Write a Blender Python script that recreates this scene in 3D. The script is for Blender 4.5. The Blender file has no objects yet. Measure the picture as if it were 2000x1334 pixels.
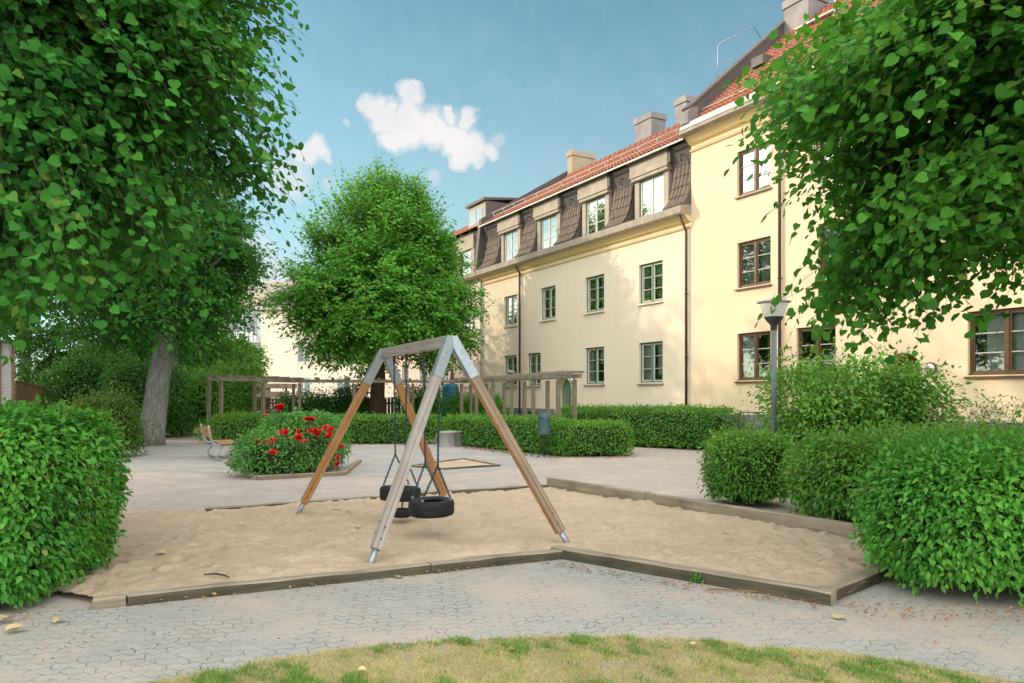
import bpy, bmesh, math, random
import numpy as np
from mathutils import Vector, Matrix
R = math.radians
scene = bpy.context.scene
C = scene.collection
rng = np.random.default_rng(7)
random.seed(7)
EYE = 1.65
F = 1480.0

# ------------------------------------------------------------------ materials
def new_mat(name):
    m = bpy.data.materials.new(name); m.use_nodes = True
    nt = m.node_tree
    return m, nt, nt.nodes['Principled BSDF'], nt.nodes['Material Output']

def N(nt, t, **kw):
    n = nt.nodes.new(t)
    for k, v in kw.items():
        if k in n.inputs: n.inputs[k].default_value = v
        else: setattr(n, k, v)
    return n

def c4(c): return (c[0], c[1], c[2], 1.0)

def mixc(nt, fac, a, b, blend='MIX'):
    n = nt.nodes.new('ShaderNodeMix'); n.data_type = 'RGBA'; n.blend_type = blend
    for i, v in ((0, fac), (6, a), (7, b)):
        if hasattr(v, 'links'): nt.links.new(v, n.inputs[i])
        elif i == 0: n.inputs[0].default_value = v
        else: n.inputs[i].default_value = c4(v)
    return n.outputs[2]

def ramp(nt, src, p0, p1, v0=0.0, v1=1.0):
    n = nt.nodes.new('ShaderNodeMapRange'); n.inputs[1].default_value = p0; n.inputs[2].default_value = p1
    n.inputs[3].default_value = v0; n.inputs[4].default_value = v1
    nt.links.new(src, n.inputs[0]); return n.outputs[0]

def math_(nt, op, a, b=None, c=None):
    n = nt.nodes.new('ShaderNodeMath'); n.operation = op
    for i, v in enumerate((a, b, c)):
        if v is None: continue
        if hasattr(v, 'links'): nt.links.new(v, n.inputs[i])
        else: n.inputs[i].default_value = v
    return n.outputs[0]

def noise(nt, vec, scale, detail=4, rough=0.55, dim='3D'):
    n = N(nt, 'ShaderNodeTexNoise', Scale=scale, Detail=detail, Roughness=rough)
    if vec is not None: nt.links.new(vec, n.inputs['Vector'])
    return n.outputs['Fac']

def mapped(nt, scale=(1, 1, 1), rot=(0, 0, 0)):
    tc = nt.nodes.new('ShaderNodeTexCoord')
    mp = nt.nodes.new('ShaderNodeMapping')
    mp.inputs['Scale'].default_value = scale; mp.inputs['Rotation'].default_value = rot
    nt.links.new(tc.outputs['Object'], mp.inputs['Vector'])
    return mp.outputs['Vector']

def bump(nt, b, h, strength, dist=0.01):
    n = N(nt, 'ShaderNodeBump', Strength=strength, Distance=dist)
    nt.links.new(h, n.inputs['Height']); nt.links.new(n.outputs[0], b.inputs['Normal'])

def mat(name, col, col2=None, scale=3.0, rough=0.7, metal=0.0, bstr=0.25, bscale=40.0, bdist=0.006,
        stretch=(1, 1, 1), spec=0.4, fine=0.25, streak=0.0):
    m, nt, b, o = new_mat(name)
    v = mapped(nt, stretch)
    col2 = col2 or tuple(x * 0.75 for x in col)
    n1 = noise(nt, v, scale, 6, 0.62)
    c = mixc(nt, ramp(nt, n1, 0.34, 0.66), col, col2)
    n2 = noise(nt, v, bscale, 5, 0.65)
    c = mixc(nt, ramp(nt, n2, 0.3, 0.7, 0.0, fine), c, tuple(x * 0.45 for x in col2))
    if streak:                                # rain streaks and grime
        s1 = noise(nt, mapped(nt, (2.2, 2.2, .16)), 1.6, 6, 0.7)
        c = mixc(nt, ramp(nt, s1, 0.50, 0.78, 0, streak), c, tuple(x * 0.55 for x in col2))
        s2 = noise(nt, mapped(nt), 0.55, 5, 0.7)
        c = mixc(nt, ramp(nt, s2, 0.52, 0.70, 0, streak * .8), c, tuple(x * 0.72 for x in col2))
    nt.links.new(c, b.inputs['Base Color'])
    nt.links.new(ramp(nt, n1, 0.3, 0.7, rough - 0.08, min(1, rough + 0.08)), b.inputs['Roughness'])
    b.inputs['Metallic'].default_value = metal
    b.inputs['Specular IOR Level'].default_value = spec
    if bstr: bump(nt, b, n2, bstr, bdist)
    return m

def leaf_mat(name, dark, light, third=None, trans=0.28, rough=0.5, spec=0.25):
    m, nt, b, o = new_mat(name)
    g = nt.nodes.new('ShaderNodeNewGeometry')
    rnd = g.outputs['Random Per Island']
    c = mixc(nt, math_(nt, 'POWER', rnd, 1.4), dark, light)
    at = nt.nodes.new('ShaderNodeAttribute'); at.attribute_name = 'tone'
    c = mixc(nt, math_(nt, 'MULTIPLY', at.outputs['Fac'], 0.75), c, (light[0] * 1.55, light[1] * 1.3, light[2] * 1.1))
    if third:
        c = mixc(nt, ramp(nt, rnd, 0.965, 0.97), c, third)
    v = mapped(nt)
    n1 = noise(nt, v, 2.2, 3, 0.5)
    c = mixc(nt, ramp(nt, n1, 0.4, 0.65, 0.0, 0.45), c, tuple(x * 1.35 for x in light))
    nt.links.new(c, b.inputs['Base Color'])
    b.inputs['Roughness'].default_value = rough
    b.inputs['Specular IOR Level'].default_value = spec
    t = nt.nodes.new('ShaderNodeBsdfTranslucent')
    tc = mixc(nt, 0.5, c, (light[0] * 2.0, light[1] * 1.6, light[2] * 0.8))
    nt.links.new(tc, t.inputs['Color'])
    mx = nt.nodes.new('ShaderNodeMixShader'); mx.inputs[0].default_value = trans
    nt.links.new(b.outputs[0], mx.inputs[1]); nt.links.new(t.outputs[0], mx.inputs[2])
    nt.links.new(mx.outputs[0], o.inputs['Surface'])
    return m

def wood_mat(name, col, col2, rough=0.75, axis=2, grain=22.0, knots=True):
    """grain runs along the local axis given"""
    m, nt, b, o = new_mat(name)
    s = [grain, grain, grain]; s[axis] = 0.9
    v = mapped(nt, tuple(s))
    n1 = noise(nt, v, 1.0, 6, 0.65)
    v2 = mapped(nt)
    n2 = noise(nt, v2, 2.3, 4, 0.6)
    c = mixc(nt, ramp(nt, n1, 0.35, 0.68), col, col2)
    c = mixc(nt, ramp(nt, n2, 0.45, 0.75, 0, 0.55), c, tuple(x * 0.6 for x in col2))
    s2 = [grain * 3, grain * 3, grain * 3]; s2[axis] = 1.2
    n3 = noise(nt, mapped(nt, tuple(s2)), 1.0, 3, 0.6)
    c = mixc(nt, ramp(nt, n3, 0.6, 0.72, 0, 0.65), c, tuple(x * 0.3 for x in col2))
    nt.links.new(c, b.inputs['Base Color'])
    b.inputs['Roughness'].default_value = rough
    b.inputs['Specular IOR Level'].default_value = 0.25
    bump(nt, b, n1, 0.35, 0.006)
    return m

def glass_mat(name, refl, tint=(0.9, 0.95, 0.95)):
    m, nt, b, o = new_mat(name)
    tr = nt.nodes.new('ShaderNodeBsdfTransparent'); tr.inputs[0].default_value = c4(tint)
    gl = nt.nodes.new('ShaderNodeBsdfGlossy'); gl.inputs['Roughness'].default_value = 0.02
    nz = noise(nt, mapped(nt), 1.3, 2, 0.5)
    bp = N(nt, 'ShaderNodeBump', Strength=0.12, Distance=0.02); nt.links.new(nz, bp.inputs['Height'])
    nt.links.new(bp.outputs[0], gl.inputs['Normal'])
    fr = N(nt, 'ShaderNodeFresnel', IOR=1.5)
    f = math_(nt, 'MULTIPLY_ADD', fr.outputs[0], 1.0 - refl, refl)
    mx = nt.nodes.new('ShaderNodeMixShader')
    nt.links.new(f, mx.inputs[0]); nt.links.new(tr.outputs[0], mx.inputs[1]); nt.links.new(gl.outputs[0], mx.inputs[2])
    nt.links.new(mx.outputs[0], o.inputs['Surface'])
    nt.nodes.remove(b)
    return m

# paving: interlocking zig-zag blocks, sand drifting over them
def paver_mat(name, col, col2, sandc, rot=0.0, sand_lo=0.52, sand_hi=0.66, joint=0.5):
    m, nt, b, o = new_mat(name)
    v = mapped(nt, (1, 1, 1), (0, 0, rot))
    sx = nt.nodes.new('ShaderNodeSeparateXYZ'); nt.links.new(v, sx.inputs[0])
    tri = math_(nt, 'PINGPONG', math_(nt, 'MULTIPLY', sx.outputs[0], 1.0), 0.062)
    wob = noise(nt, v, 1.6, 2, 0.5)
    y2 = math_(nt, 'ADD', math_(nt, 'MULTIPLY_ADD', tri, 0.75, sx.outputs[1]), math_(nt, 'MULTIPLY', wob, 0.03))
    tri2 = math_(nt, 'PINGPONG', sx.outputs[1], 0.058)
    x2 = math_(nt, 'MULTIPLY_ADD', tri2, 0.45, sx.outputs[0])
    cx = nt.nodes.new('ShaderNodeCombineXYZ')
    nt.links.new(x2, cx.inputs[0]); nt.links.new(y2, cx.inputs[1])
    br = nt.nodes.new('ShaderNodeTexBrick'); br.offset = 0.5
    br.inputs['Scale'].default_value = 1.0
    br.inputs['Color1'].default_value = (0.44, 0.44, 0.44, 1); br.inputs['Color2'].default_value = (0.57, 0.57, 0.57, 1)
    br.inputs['Mortar'].default_value = (0.5, 0.5, 0.5, 1)
    br.inputs['Mortar Size'].default_value = 0.0042; br.inputs['Mortar Smooth'].default_value = 0.35
    br.inputs['Brick Width'].default_value = 0.20; br.inputs['Row Height'].default_value = 0.10
    nt.links.new(cx.outputs[0], br.inputs['Vector'])
    big = noise(nt, v, 0.9, 5, 0.6)
    mid = noise(nt, v, 5.0, 4, 0.6)
    fin = noise(nt, v, 120.0, 3, 0.7)
    c = mixc(nt, ramp(nt, mid, 0.3, 0.7), col, col2)
    c = mixc(nt, 0.35, c, br.outputs['Color'], 'OVERLAY')
    c = mixc(nt, ramp(nt, fin, 0.35, 0.7, 0.0, 0.5), c, tuple(x * 0.45 for x in col2))
    f2 = noise(nt, v, 45.0, 4, 0.7)
    c = mixc(nt, ramp(nt, f2, 0.5, 0.75, 0.0, 0.45), c, tuple(x * 1.25 for x in col))
    jm = ramp(nt, noise(nt, v, 2.4, 3, 0.6), 0.40, 0.56, 0.15, 1.0)
    jf = math_(nt, 'MULTIPLY', math_(nt, 'MULTIPLY', br.outputs['Fac'], joint), jm)
    c = mixc(nt, jf, c, (0.06, 0.06, 0.055))
    sm = ramp(nt, math_(nt, 'MULTIPLY_ADD', mid, 0.28, math_(nt, 'MULTIPLY', big, 0.86)), sand_lo, sand_hi, 0.0, 0.9)
    c = mixc(nt, sm, c, mixc(nt, ramp(nt, fin, 0.3, 0.7), sandc, tuple(x * 0.72 for x in sandc)))
    nt.links.new(c, b.inputs['Base Color'])
    b.inputs['Roughness'].default_value = 0.85; b.inputs['Specular IOR Level'].default_value = 0.25
    h = math_(nt, 'MULTIPLY_ADD', math_(nt, 'MULTIPLY', jf, math_(nt, 'SUBTRACT', 1.0, sm)), -1.0, math_(nt, 'MULTIPLY', fin, 0.35))
    bump(nt, b, h, 0.9, 0.012)
    return m

def ground_mat(name, col, col2, scale=1.2, fscale=150.0, bstr=0.4, stain=None, speck=0.35, dist=0.01, soft=False):
    m, nt, b, o = new_mat(name)
    v = mapped(nt)
    big = noise(nt, v, scale, 6, 0.6)
    mid = noise(nt, v, scale * 7, 5, 0.65)
    fin = noise(nt, v, fscale, 3, 0.7)
    c = mixc(nt, ramp(nt, big, 0.35, 0.65), col, col2)
    c = mixc(nt, ramp(nt, mid, 0.4, 0.7, 0, 0.35), c, tuple(x * 0.7 for x in col2))
    c = mixc(nt, ramp(nt, fin, 0.42, 0.72, 0, speck), c, tuple(x * 0.4 for x in col2))
    if stain:
        c = mixc(nt, ramp(nt, noise(nt, v, scale * 2.7, 5, 0.65), 0.56, 0.64, 0, 0.5), c, stain)
    nt.links.new(c, b.inputs['Base Color'])
    b.inputs['Roughness'].default_value = 0.92; b.inputs['Specular IOR Level'].default_value = 0.2
    bump(nt, b, math_(nt, 'MULTIPLY_ADD', mid, 1.5, fin), bstr, dist)
    if soft:                                  # loose material thinning out towards the edge of its sheet
        at = nt.nodes.new('ShaderNodeAttribute'); at.attribute_name = 'cover'
        en = noise(nt, v, 7.0, 5, 0.65)
        f = ramp(nt, math_(nt, 'ADD', at.outputs['Fac'], math_(nt, 'MULTIPLY_ADD', en, 1.3, -0.95)), 0.0, 0.35)
        tr = nt.nodes.new('ShaderNodeBsdfTransparent'); mx = nt.nodes.new('ShaderNodeMixShader')
        nt.links.new(f, mx.inputs[0]); nt.links.new(tr.outputs[0], mx.inputs[1]); nt.links.new(b.outputs[0], mx.inputs[2]); nt.links.new(mx.outputs[0], o.inputs['Surface'])
    return m

M = {}
M['sand'] = ground_mat('sand', (0.62, 0.50, 0.365), (0.51, 0.405, 0.29), 1.1, 60, 1.0, speck=0.28, dist=0.016)
M['asphalt'] = ground_mat('asphalt', (0.47, 0.425, 0.38), (0.40, 0.365, 0.335), 0.5, 200, 0.3, stain=(0.54, 0.47, 0.385), speck=0.3)
M['soil'] = ground_mat('soil', (0.40, 0.32, 0.23), (0.26, 0.20, 0.145), 1.6, 90, 0.7, speck=0.45, soft=True)
M['sand_soft'] = ground_mat('drifted sand', (0.54, 0.435, 0.32), (0.43, 0.345, 0.25), 1.3, 110, 0.8, speck=0.5, dist=0.02, soft=True)
M['soil_hard'] = ground_mat('potting soil', (0.16, 0.12, 0.09), (0.09, 0.07, 0.05), 4, 90, 0.7)
M['dirt'] = ground_mat('dry earth', (0.50, 0.42, 0.31), (0.42, 0.36, 0.24), 1.8, 120, 0.8, stain=(0.33, 0.34, 0.15), speck=0.5, dist=0.02, soft=True)
M['dirt_hard'] = ground_mat('yard earth', (0.50, 0.42, 0.31), (0.42, 0.36, 0.24), 1.8, 120, 0.8, stain=(0.33, 0.34, 0.15), speck=0.5, dist=0.02)
M['paver'] = paver_mat('grey pavers', (0.41, 0.42, 0.395), (0.335, 0.35, 0.335), (0.52, 0.45, 0.375), R(-7), 0.50, 0.72, 0.72)
M['paver_plaza'] = paver_mat('plaza pavers', (0.43, 0.435, 0.42), (0.36, 0.37, 0.365), (0.54, 0.47, 0.40), R(12), 0.56, 0.74, 0.7)
M['timber'] = wood_mat('weathered timber', (0.36, 0.31, 0.23), (0.20, 0.17, 0.12), 0.85, 0, 16)
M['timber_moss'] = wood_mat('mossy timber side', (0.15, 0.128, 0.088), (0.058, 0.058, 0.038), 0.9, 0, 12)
M['timber_dark'] = wood_mat('mossy timber', (0.36, 0.315, 0.235), (0.19, 0.17, 0.12), 0.9, 0, 16)
M['pergola'] = wood_mat('pergola wood', (0.26, 0.235, 0.165), (0.14, 0.13, 0.09), 0.85, 2, 16)
M['pergola_x'] = wood_mat('pergola beam wood', (0.30, 0.28, 0.21), (0.16, 0.15, 0.105), 0.85, 0, 12)
M['swing_orange'] = wood_mat('oiled pine', (0.48, 0.265, 0.12), (0.34, 0.165, 0.065), 0.6, 2, 20)
M['swing_grey'] = wood_mat('bleached pine', (0.43, 0.405, 0.365), (0.29, 0.27, 0.245), 0.7, 2, 20)
M['swing_brown'] = wood_mat('silvered pine', (0.36, 0.28, 0.20), (0.23, 0.17, 0.12), 0.7, 2, 20)
M['beam_grey'] = wood_mat('bleached beam', (0.43, 0.405, 0.365), (0.29, 0.27, 0.245), 0.7, 0, 20)
M['galv'] = mat('galvanised steel', (0.40, 0.455, 0.49), (0.29, 0.34, 0.37), 9, 0.42, 0.55, 0.1, 60, fine=0.12)
M['chain'] = mat('blue green chain', (0.035, 0.10, 0.13), (0.02, 0.06, 0.08), 20, 0.5, 0.5, 0.1)
M['rubber'] = mat('tyre rubber', (0.013, 0.017, 0.021), (0.008, 0.010, 0.013), 9, 0.62, 0, 0.3, 60, fine=0.2)
M['cream'] = mat('cream stucco', (0.785, 0.70, 0.55), (0.76, 0.67, 0.52), 0.5, 0.9, 0, 0.12, 45, 0.004, spec=0.15, fine=0.03, streak=0.16)
M['yellow'] = mat('yellow stucco', (0.775, 0.645, 0.45), (0.75, 0.615, 0.425), 0.45, 0.9, 0, 0.12, 45, 0.004, spec=0.15, fine=0.03, streak=0.16)
M['yellow_trim'] = mat('yellow cornice', (0.78, 0.61, 0.32), (0.74, 0.57, 0.29), 1.2, 0.85, 0, 0.08, 40, fine=0.04)
M['pink'] = mat('pink stucco', (0.80, 0.62, 0.54), (0.76, 0.58, 0.50), 0.5, 0.9, 0, 0.3, 60, fine=0.06)
M['white_st'] = mat('white stucco', (0.80, 0.78, 0.74), (0.74, 0.72, 0.69), 0.5, 0.9, 0, 0.3, 60, fine=0.06)
M['far_cream'] = mat('far cream stucco', (0.82, 0.74, 0.62), (0.78, 0.70, 0.58), 0.4, 0.9, 0, 0.2, 30, fine=0.05)
M['far_white'] = mat('far white panels', (0.66, 0.70, 0.74), (0.60, 0.64, 0.68), 0.4, 0.8, 0, 0.2, 30, fine=0.05)
M['stone'] = mat('grey foundation', (0.25, 0.25, 0.25), (0.18, 0.18, 0.185), 2.5, 0.85, 0, 0.4, 30, fine=0.3)
M['ledge'] = mat('weathered ledge sheet', (0.40, 0.34, 0.26), (0.30, 0.26, 0.21), 3, 0.6, 0.0, 0.2, 30, fine=0.25)
M['white_sheet'] = mat('white flashing', (0.72, 0.68, 0.62), (0.6, 0.55, 0.48), 3, 0.55, 0.0, 0.2, 20, fine=0.25)
M['dormer'] = mat('dormer sheet', (0.42, 0.36, 0.28), (0.35, 0.30, 0.235), 2.0, 0.6, 0.0, 0.12, 20, fine=0.15)
M['dark_sheet'] = mat('dark roof sheet', (0.075, 0.078, 0.088), (0.13, 0.10, 0.085), 2.0, 0.6, 0.0, 0.1, 20, fine=0.2)
M['tile_brown'] = mat('brown pantiles', (0.25, 0.18, 0.125), (0.16, 0.118, 0.088), 5, 0.55, 0, 0.2, 30, fine=0.3, spec=0.5)
M['tile_red'] = mat('red clay tiles', (0.385, 0.145, 0.080), (0.27, 0.095, 0.055), 4, 0.7, 0, 0.25, 30, fine=0.35)
M['pipe'] = mat('brown downpipe', (0.085, 0.062, 0.045), (0.06, 0.045, 0.035), 6, 0.45, 0.2, 0.05)
M['pipe_white'] = mat('white downpipe', (0.6, 0.56, 0.52), (0.5, 0.46, 0.43), 6, 0.45, 0.0, 0.05)
M['green_fr'] = mat('green window paint', (0.085, 0.225, 0.175), (0.065, 0.175, 0.14), 8, 0.45, 0, 0.1, fine=0.1)
M['cream_fr'] = mat('cream sash paint', (0.70, 0.66, 0.53), (0.62, 0.58, 0.46), 8, 0.45, 0, 0.05, fine=0.1)
M['brown_fr'] = mat('brown window paint', (0.135, 0.075, 0.035), (0.09, 0.05, 0.025), 8, 0.45, 0, 0.1, fine=0.15)
M['white_fr'] = mat('white sash paint', (0.72, 0.72, 0.70), (0.64, 0.64, 0.62), 8, 0.4, 0, 0.05, fine=0.06)
M['bars'] = mat('glazing bar paint', (0.50, 0.50, 0.46), (0.42, 0.42, 0.39), 8, 0.5, 0, 0.05)
M['glass'] = glass_mat('window glass', 0.30)
M['glass_hi'] = glass_mat('upper window glass', 0.58)
M['room'] = mat('room interior', (0.34, 0.30, 0.25), (0.20, 0.18, 0.15), 1.2, 0.9, 0, 0)
M['curtain'] = mat('white curtain', (0.72, 0.72, 0.70), (0.6, 0.62, 0.62), 2, 0.9, 0, 0.1, stretch=(9, 9, 0.3), fine=0.12)
M['curtain_y'] = mat('ochre curtain', (0.42, 0.33, 0.10), (0.28, 0.21, 0.06), 2, 0.9, 0, 0.1, stretch=(9, 9, 0.3), fine=0.12)
M['blind'] = mat('pale blind', (0.62, 0.66, 0.66), (0.56, 0.60, 0.60), 2, 0.8, 0, 0.02, fine=0.05)
M['door_green'] = mat('green door', (0.12, 0.30, 0.16), (0.09, 0.24, 0.13), 4, 0.5, 0, 0.05, fine=0.1)
M['concrete'] = mat('concrete', (0.50, 0.48, 0.44), (0.36, 0.35, 0.325), 2.5, 0.9, 0, 0.4, 30, stretch=(1, 1, 0.35), fine=0.3)
M['chimney'] = mat('chimney sheet', (0.25, 0.235, 0.23), (0.20, 0.19, 0.19), 1.6, 0.6, 0.05, 0.1, 20, fine=0.15)
M['chimney_st'] = mat('chimney render', (0.46, 0.38, 0.27), (0.38, 0.31, 0.22), 2.5, 0.9, 0, 0.3, 20, fine=0.25)
M['bin'] = mat('green bin metal', (0.045, 0.115, 0.12), (0.032, 0.085, 0.09), 6, 0.35, 0.1, 0.05, 30, fine=0.1)
M['black'] = mat('black plastic', (0.016, 0.017, 0.02), (0.01, 0.011, 0.013), 6, 0.5, 0, 0.05)
M['lamp_pole'] = mat('lamp pole paint', (0.20, 0.245, 0.25), (0.14, 0.18, 0.185), 5, 0.5, 0.2, 0.1, 30, stretch=(1, 1, 0.3), fine=0.2)
M['lamp_top'] = mat('lamp shade metal', (0.46, 0.43, 0.41), (0.38, 0.355, 0.34), 5, 0.45, 0.1, 0.05, fine=0.1)
M['lamp_globe'] = mat('opal globe', (0.72, 0.71, 0.69), (0.66, 0.65, 0.63), 5, 0.25, 0, 0.0, fine=0.04)
M['lamp_dark'] = mat('lamp fitting', (0.07, 0.07, 0.07), (0.05, 0.05, 0.05), 5, 0.5, 0.2, 0.05)
M['bench_wood'] = wood_mat('bench slats', (0.46, 0.27, 0.15), (0.32, 0.17, 0.09), 0.6, 0, 18)
M['bench_frame'] = mat('bench tube', (0.42, 0.46, 0.47), (0.34, 0.38, 0.39), 8, 0.35, 0.4, 0.03, fine=0.08)
M['fence'] = wood_mat('brown fence boards', (0.17, 0.115, 0.07), (0.085, 0.058, 0.036), 0.85, 2, 12)
M['fence_pale'] = wood_mat('pale fence boards', (0.36, 0.23, 0.12), (0.22, 0.135, 0.07), 0.8, 2, 12)
M['shed_pale'] = wood_mat('pale shed boards', (0.56, 0.45, 0.33), (0.44, 0.34, 0.24), 0.8, 0, 8)
M['corr'] = mat('white corrugated sheet', (0.62, 0.62, 0.64), (0.54, 0.54, 0.57), 2, 0.5, 0.1, 0.05, fine=0.1)
M['bark'] = mat('grey bark', (0.40, 0.41, 0.40), (0.19, 0.195, 0.19), 1.6, 0.95, 0, 1.0, 5.0, 0.05, stretch=(9, 9, 1.6), fine=0.6)
M['bark_brown'] = mat('brown bark', (0.13, 0.085, 0.055), (0.07, 0.046, 0.03), 1.6, 0.95, 0, 1.0, 5.0, 0.05, stretch=(9, 9, 1.6), fine=0.6)
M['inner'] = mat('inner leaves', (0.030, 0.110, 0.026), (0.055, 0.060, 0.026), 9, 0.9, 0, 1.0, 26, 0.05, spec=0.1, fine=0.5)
M['twig'] = mat('green brown twig', (0.10, 0.085, 0.04), (0.06, 0.05, 0.028), 8, 0.8, 0, 0.2)
M['petal'] = mat('red rose petals', (0.72, 0.016, 0.018), (0.52, 0.008, 0.012), 14, 0.55, 0, 0.1, fine=0.15)
M['petal_o'] = mat('orange red rose petals', (0.62, 0.09, 0.04), (0.5, 0.04, 0.03), 14, 0.55, 0, 0.1, fine=0.15)
M['pigeon'] = mat('grey feathers', (0.30, 0.30, 0.33), (0.20, 0.20, 0.23), 14, 0.75, 0, 0.1)
M['dead_leaf'] = mat('yellowed leaf', (0.58, 0.50, 0.27), (0.46, 0.36, 0.18), 9, 0.6, 0, 0.1)
M['brown_leaf'] = mat('brown dead leaf', (0.36, 0.20, 0.09), (0.24, 0.13, 0.06), 9, 0.7, 0, 0.1)
M['blue_b'] = mat('blue plastic', (0.05, 0.27, 0.45), (0.04, 0.22, 0.38), 4, 0.45, 0, 0.03)
M['cloth_mauve'] = mat('mauve canvas', (0.26, 0.19, 0.20), (0.20, 0.14, 0.15), 5, 0.9, 0, 0.1)
M['lit_shade'] = mat('orange shade', (0.75, 0.33, 0.06), (0.7, 0.28, 0.05), 5, 0.6, 0, 0)
_b = M['lit_shade'].node_tree.nodes['Principled BSDF']
_b.inputs['Emission Color'].default_value = (1.0, 0.42, 0.08, 1); _b.inputs['Emission Strength'].default_value = 0.5
# foliage
M['lf_linden'] = leaf_mat('linden leaves', (0.011, 0.088, 0.026), (0.058, 0.245, 0.036), (0.17, 0.27, 0.05), trans=0.3, rough=0.6, spec=0.12)
M['lf_linden_r'] = leaf_mat('bright linden leaves', (0.014, 0.105, 0.026), (0.085, 0.295, 0.036), (0.20, 0.30, 0.05), trans=0.32, rough=0.6, spec=0.13)
M['lf_mid'] = leaf_mat('mid linden leaves', (0.030, 0.160, 0.030), (0.120, 0.370, 0.046), trans=0.34, rough=0.6, spec=0.15)
M['lf_hedge'] = leaf_mat('shrub leaves', (0.028, 0.155, 0.028), (0.100, 0.330, 0.048), (0.22, 0.20, 0.06), trans=0.26, spec=0.2, rough=0.55)
M['lf_hedge2'] = leaf_mat('clipped hedge leaves', (0.040, 0.170, 0.026), (0.125, 0.32, 0.044), (0.16, 0.17, 0.05), trans=0.25)
M['lf_bright'] = leaf_mat('light shrub leaves', (0.038, 0.165, 0.028), (0.125, 0.325, 0.046), (0.22, 0.20, 0.06), trans=0.28)
M['lf_dark'] = leaf_mat('dark shrub leaves', (0.020, 0.100, 0.022), (0.065, 0.21, 0.032), trans=0.24)
M['lf_rose'] = leaf_mat('rose leaves', (0.036, 0.17, 0.040), (0.125, 0.33, 0.075), trans=0.22)
M['lf_olive'] = leaf_mat('olive shrub leaves', (0.035, 0.095, 0.018), (0.10, 0.20, 0.035), (0.20, 0.12, 0.05), trans=0.25)
M['grass'] = leaf_mat('grass blades', (0.085, 0.22, 0.035), (0.22, 0.36, 0.08), trans=0.2, rough=0.6)
M['grass_dry'] = leaf_mat('dry grass blades', (0.32, 0.35, 0.13), (0.56, 0.50, 0.28), trans=0.2, rough=0.7)

# ------------------------------------------------------------------ object helpers
def link(o, parent=None):
    C.objects.link(o)
    if parent is not None: o.parent = parent
    return o

def tag(o, label=None, cat=None, group=None, kind=None):
    if label: o['label'] = label
    if cat: o['category'] = cat
    if group: o['group'] = group
    if kind: o['kind'] = kind
    return o

def thing(name, label, cat, loc=(0, 0, 0), rz=0.0, group=None):
    o = bpy.data.objects.new(name, None); link(o)
    o.empty_display_size = 0.3
    o.location = loc; o.rotation_euler = (0, 0, rz)
    return tag(o, label, cat, group)

def copy_tree(o, parent=None):
    c = o.copy(); C.objects.link(c)
    if parent is not None: c.parent = parent
    for ch in o.children: copy_tree(ch, c)
    return c

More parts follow.
